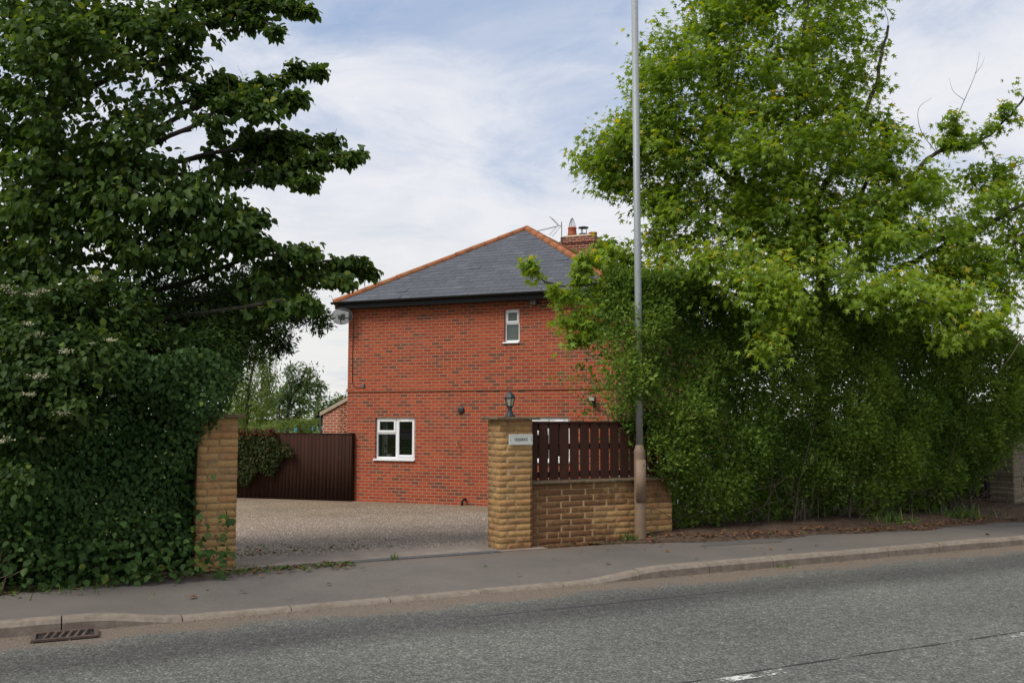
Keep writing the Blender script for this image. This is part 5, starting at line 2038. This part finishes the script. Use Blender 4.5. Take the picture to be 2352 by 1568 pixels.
# --- creeper on the boarded fence
cr_ = np.random.default_rng(81)
d_ = (GL - FLp)
fdir = d_.normalized()
fn = Vector((fdir.y, -fdir.x, 0))
L_ = d_.length
cp, cy = [], []
while len(cp) < 9000:
    u = cr_.uniform(0, L_ + .75)
    z = cr_.uniform(.0, GH + .16)
    lowb = np.interp(u, [0, L_ * .55, L_ * .8, L_, L_ + .45, L_ + .75], [.25, .42, .60, .75, 1.05, 1.5]) + .12 * math.sin(u * 9)
    up_ = np.interp(u, [0, L_, L_ + .2, L_ + .75], [GH + .16, GH + .12, GH - .2, GH - .35]) + .05 * math.sin(u * 14)
    if not (lowb < z < up_):
        continue
    if u > L_ and cr_.random() < (u - L_) * .9:
        continue
    th_ = abs(cr_.normal()) * .10 + .02 + .10 * max(0, math.sin(u * 4 + z * 3))
    p = FLp + fdir * u + fn * th_ + Vector((0, 0, z))
    cp.append(tuple(p))
    cy.append(1.0 if (z > GH - .04 and cr_.random() < .65) else (cr_.random() < .10) * .6)
cp = np.array(cp)
n_ = len(cp)
crp = thing("fence_creeper", "green creeper with reddish tips hanging over the board fence", "creeper", FLp, 0)
leaves("foliage", cp, np.array([0, 0, -1.0]) + cr_.normal(size=(n_, 3)) * .6, np.array(tuple(fn)) + np.array([0, 0, .5]) + cr_.normal(size=(n_, 3)) * .5, .062 * cr_.uniform(.5, 1.2, n_), LIME_T, cr_.random(n_), np.array(cy) * cr_.uniform(.4, 1, n_), M_CREEPER, crp, tuple(FLp))

# --- garden trees seen over the gate
TB = A(570, 985, 40)
TB.z = -.5
bb = [(600, 812, 28, 28, 40, .6), (590, 830, 45, 40, 40, .7), (620, 870, 25, 40, 39.8, .5), (570, 890, 55, 50, 40, .9), (590, 930, 50, 40, 40, .9), (560, 960, 50, 40, 40, .9), (610, 880, 22, 40, 39.6, .4), (545, 900, 40, 60, 40.3, .8), (600, 975, 40, 25, 40, .8)]
plant("birch_tree", "pale green weeping birch behind the ivy covered fence", "tree", TB, [([TB, A(572, 900, 40), A(596, 790, 40)], .13, .02)], blob_points(bb, 190, np.random.default_rng(91)), NARROW_T, M_BIRCH, .13, 22, .30, flat=.9, droop=1.1, tipy=.12, seed=22, strands=2)
TB2 = A(660, 985, 37)
TB2.z = -.5
b2 = [(690, 850, 45, 20, 37, .6, .6), (660, 870, 25, 25, 37, .6, .6), (715, 875, 35, 28, 37, .6, .6), (690, 900, 55, 30, 37, .8), (740, 895, 14, 10, 37, .3, .5), (650, 920, 20, 30, 37, .6)]
plant("garden_tree", "thin open tree with several leaning stems left of the house", "tree", TB2, [([TB2, A(662, 940, 37), A(690, 880, 37), A(705, 838, 37)], .10, .02), ([A(660, 960, 37), A(668, 900, 37), A(655, 850, 37)], .06, .015), ([A(664, 935, 37), A(715, 890, 37), A(745, 888, 37)], .05, .012), ([TB2, A(640, 950, 37), A(645, 900, 37)], .06, .015)],
      blob_points(b2, 95, np.random.default_rng(92)), NARROW_T, M_GARDEN, .14, 26, .25, flat=.8, droop=.5, tipy=.06, seed=23)
TB3 = A(775, 985, 33)
TB3.z = -.5
b3 = [(765, 925, 30, 22, 33, .7), (790, 915, 18, 15, 33, .5), (745, 945, 40, 25, 33, .8), (780, 955, 40, 30, 33, .8), (800, 940, 20, 30, 33, .6)]
plant("garden_bush", "rounded green bush close behind the brick extension", "bush", TB3, [([TB3, A(772, 950, 33), A(775, 915, 33)], .06, .02)], blob_points(b3, 90, np.random.default_rng(93)), NARROW_T, M_GARDEN, .11, 34, .24, flat=.9, droop=.3, tipy=.08, seed=24)
TB4 = A(690, 990, 31)
TB4.z = -.5
b4 = [(700, 972, 50, 16, 31, .7), (650, 985, 40, 14, 31, .6), (735, 968, 30, 16, 31, .6), (610, 990, 40, 14, 31, .6)]
plant("garden_hedge", "low bright green garden hedge just above the wooden gate", "hedge", TB4, [([TB4, A(690, 975, 31), A(700, 962, 31)], .04, .015)], blob_points(b4, 90, np.random.default_rng(94)), SMALL_T, M_BIRCH, .07, 60, .22, flat=.8, droop=.1, tipy=.1, seed=25)
# a band of trees far beyond the garden
fr = np.random.default_rng(95)
far_specs = [(-24, 70, 5.2), (-19, 66, 4.6), (-14.5, 64, 5.0), (-33, 75, 6), (-10, 68, 4.4), (26, 60, 4.5), (34, 62, 5.2), (43, 66, 5.0), (52, 70, 6)]
for k, (x, y, h) in enumerate(far_specs):
    b0 = Vector((x, y, -.6))
    q = unit(fr.normal(size=(60, 3))) * (fr.random((60, 1)) ** .4) * np.array([2.6, 2.0, h * .42]) + np.array([x, y, h * .52])
    names_ = ["farthest dark tree glimpsed under the left tree", "broad far tree beyond the garden", "far tree rising behind the birch", "distant tree past the left edge hedge", "far tree beyond the brick extension", "far tree behind the right hedge end", "distant tree right of the maple", "far field tree at the right edge", "outermost far tree on the right"]
    plant("field_tree", names_[k], "tree", b0, [([b0, b0 + Vector((.1, 0, h * .4)), b0 + Vector((0, 0, h * .8))], .16, .05)], q, SMALL_T, M_GARDEN, .30, 30, .6, flat=.8, droop=.2, tipy=.03, seed=200 + k, group="trees far beyond the garden")

# --- right edge: grey stone pillar, dark boards, shrub
rp_ = thing("stone_pillar", "weathered grey stone pillar at the right edge beyond the hedge", "gate pillar", RP(15.45, 11.05, -.02), PHI)
m = MB()
k = 0
z = 0
r_ = random.Random(77)
while z < .98:
    hh = r_.uniform(.085, .12)
    o1 = r_.uniform(-.012, .012)
    xm = r_.uniform(.18, .34)
    m.box(0 + o1, xm - .006, o1, .5, z + .006, z + hh)
    m.box(xm + .006, .52 - o1, o1 * .5 + r_.uniform(-.01, .01), .5, z + .006, z + hh)
    z += hh
m.build("shaft", M_GREYSTONE, rp_, bevel=.014)
m = MB()
m.box(.012, .50, .02, .48, -.1, z)
m.build("mortar", M_MORTARCAP, rp_)
m = MB()
m.box(-.04, .56, -.05, .55, z + .002, z + .10)
m.build("cap", M_GREYSTONE, rp_, bevel=.035)
q0, q1 = RP(13.6, 12.0, 0), RP(19.0, 12.0, 0)
bf = boards("board_fence", "old dark board fence behind the grey stone pillar at the right edge", "fence", q0, q1, 1.85, .13, (.02, .5, .98), 16, .01)
for c_ in bf.children:
    c_.data.materials.clear()
    c_.data.materials.append(M_GREYWOOD)
SB = RP(17.2, 12.9, -.1)
sb_ = [(2352, 905, 50, 30, 17.2, .6), (2345, 960, 60, 40, 17.2, .6), (2400, 930, 60, 50, 17.2, .7)]
plant("garden_bush", "yellow green shrub showing over the dark boards at the right edge", "bush", SB, [([SB, SB + Vector((0, 0, 1)), SB + Vector((0, 0, 2.1))], .05, .02)], blob_points(sb_, 70, np.random.default_rng(97)), NARROW_T, M_PRIVET, .07, 50, .2, flat=.9, droop=.3, tipy=.2, seed=41)

# --- litter, scraps of leaf and small weeds on the ground
lr = np.random.default_rng(111)


def litter(name, n, gen, size, kind_tint, mat, label_kind="stuff"):
    pos = []
    for _ in range(n):
        s_, t_, z_ = gen()
        pos.append(tuple(RP(s_, t_, z_)))
    pos = np.array(pos)
    leaves(name, pos, lr.normal(size=(n, 3)) * np.array([1, 1, .12]), np.array([0, 0, 1.0]) + lr.normal(size=(n, 3)) * .28, size * lr.uniform(.5, 1.3, n), LIME_T if size > .03 else SMALL_T, lr.random(n), kind_tint(n), mat, None, (0, 0, 0))["kind"] = "stuff"


def g_verge():
    s_ = lr.uniform(5.6, 18)
    e_ = soil_edge(s_) if s_ > 7.0 else soil_edge(7.0) + (7.0 - s_) * .30
    return s_, e_ + abs(lr.normal()) * .28 + .02 - (.12 if lr.random() < .2 else 0), soil_z(s_, e_ + .2) + .012


litter("fallen_leaves", 1500, g_verge, .046, lambda n: (lr.random(n) < .12) * .9, M_LITTER)


def g_kerb():
    s_ = lr.uniform(-4, 16)
    t_ = KERB_T - abs(lr.normal()) * .12 - .02
    return s_, t_, road_z(t_) + .008


litter("gutter_debris", 900, g_kerb, .020, lambda n: (lr.random(n) < .15) * .9, M_LITTER)


def g_left():
    s_ = lr.uniform(-4, 3.1)
    return s_, 9.93 + .25 * smooth01((s_ + .5) / 2) - abs(lr.normal()) * .17 + .08, .012


litter("hedge_clippings", 2600, g_left, .040, lambda n: np.where(lr.random(n) < .72, .95, .0), M_LITTER)


def g_walk():
    s_ = lr.uniform(-3, 14)
    return s_, lr.uniform(8.6, 10.0), .008 - .075 * drop(s_) * .8 * 0 + foot_z(s_, 9.3) + .006


litter("scattered_leaves", 70, g_walk, .05, lambda n: (lr.random(n) < .6) * .9, M_LITTER)


def g_stone():
    s_, t_ = lr.uniform(1.1, 8.5), 11.0 + 10 * lr.random() ** 1.25
    if t_ < 11.12 and lr.random() < .6:
        t_ = lr.uniform(11.1, 12)
    k_ = (t_ - 11.1) / .278
    k0 = 11.1 + math.floor(k_) * .278
    f_ = k_ - math.floor(k_)
    return s_, t_, yard_z(s_, k0) * (1 - f_) + yard_z(s_, k0 + .278) * f_ + .004


def pebbles(name, n, gen, size, mat):
    V0 = np.array([(1, 0, 0), (-1, 0, 0), (0, 1, 0), (0, -1, 0), (0, 0, .7), (0, 0, -.7)], float)
    F0 = [(0, 2, 4), (2, 1, 4), (1, 3, 4), (3, 0, 4)]
    P = np.array([tuple(RP(*gen())) for _ in range(n)])
    sz = size * lr.uniform(.5, 1.4, n)
    jit = lr.uniform(.6, 1.3, (n, 6, 3))
    ang = lr.uniform(0, 6.28, n)
    V = V0[None] * jit * sz[:, None, None]
    ca, sa = np.cos(ang)[:, None], np.sin(ang)[:, None]
    x = V[..., 0] * ca - V[..., 1] * sa
    y = V[..., 0] * sa + V[..., 1] * ca
    V = np.stack([x, y, V[..., 2]], -1) + P[:, None, :]
    F = (np.array(F0).ravel()[None] + (np.arange(n) * 6)[:, None]).ravel()
    o = link(name, np_mesh(name, V.reshape(-1, 3), F, np.full(n * 4, 3), {"tint": np.repeat(lr.random(n), 4)}), mat)
    o["kind"] = "stuff"


def mat_pebble():
    m, nt, p, _ = new_mat("loose_stone")
    a = N(nt, "ShaderNodeAttribute", attribute_name="tint")
    c = ramp(nt, a.outputs["Fac"], [(0, (.10, .076, .058)), (.3, (.19, .146, .113)), (.65, (.28, .222, .175)), (.92, (.38, .32, .265)), (1, (.58, .53, .48))])
    L(nt, c.outputs[0], p.inputs["Base Color"])
    p.inputs["Roughness"].default_value = .85
    return m


M_PEBBLE = mat_pebble()
pebbles("loose_gravel", 42000, g_stone, .0095, M_PEBBLE)


def g_grit():
    s_ = lr.uniform(-4, 16)
    t_ = KERB_T - abs(lr.normal()) * .35 - .02
    return s_, t_, road_z(t_) + .003


pebbles("road_grit", 2600, g_grit, .006, mat_simple("grit", (.19, .15, .115), .9, .4, 60))


def tuft(label, p, n, h, spread):
    base = np.array(tuple(p)) + lr.normal(size=(n, 3)) * np.array([spread, spread, 0])
    t = thing("weed_tuft", label, "weed", p)
    leaves("leaves", base, np.array([0, 0, 1.0]) + lr.normal(size=(n, 3)) * .5, lr.normal(size=(n, 3)), h * lr.uniform(.5, 1.2, n), BLADE_T, lr.random(n), (lr.random(n) < .15) * .8, M_GRASS, t, tuple(p))


tuft("tiny grass tuft on the footway right of the lamp post", RP(7.85, 9.98, .0), 60, .10, .07)
tuft("green weeds around the foot of the lamp post", RP(6.85, 10.32, .01), 70, .13, .06)
tuft("small weed growing from the channel drain", RP(3.62, 10.22, .0), 24, .09, .03)
tuft("green weeds spreading at the foot of the left pillar", RP(1.95, 10.28, .0), 120, .06, .16)
tuft("grass tuft in the gutter beside the rising kerb", RP(7.6, 8.34, road_z(8.34)), 40, .06, .07)
tuft("weeds on the bank under the middle of the hedge", RP(11.3, 10.05, .06), 120, .18, .18)
tuft("weeds on the bank near the right end of the hedge", RP(12.9, 10.15, .06), 140, .20, .22)
tuft("grass along the foot of the left hedge", RP(.4, 10.0, .0), 160, .08, .3)


def g_drive():
    s_, t_ = 1.95 + abs(lr.normal()) * .9, 11.3 + abs(lr.normal()) * 1.1
    return s_, t_, yard_z(s_, t_) + .012


litter("drive_litter", 420, g_drive, .036, lambda n: (lr.random(n) < .7) * .85, M_LITTER)
m = MB()
m.quad((7.35, 9.55, .0035), (8.55, 9.42, .0035), (8.95, 9.74, .0035), (7.75, 9.90, .0035))
m.quad((12.6, 9.30, .0035), (13.7, 9.20, .0035), (13.9, 9.42, .0035), (12.8, 9.55, .0035))
o = m.build("pavement_patch", mat_simple("patch_asphalt", (.080, .075, .072), .85, .2, 40, bdist=.004, bscale=90))
o.rotation_euler = (0, 0, PHI)
struct(o)
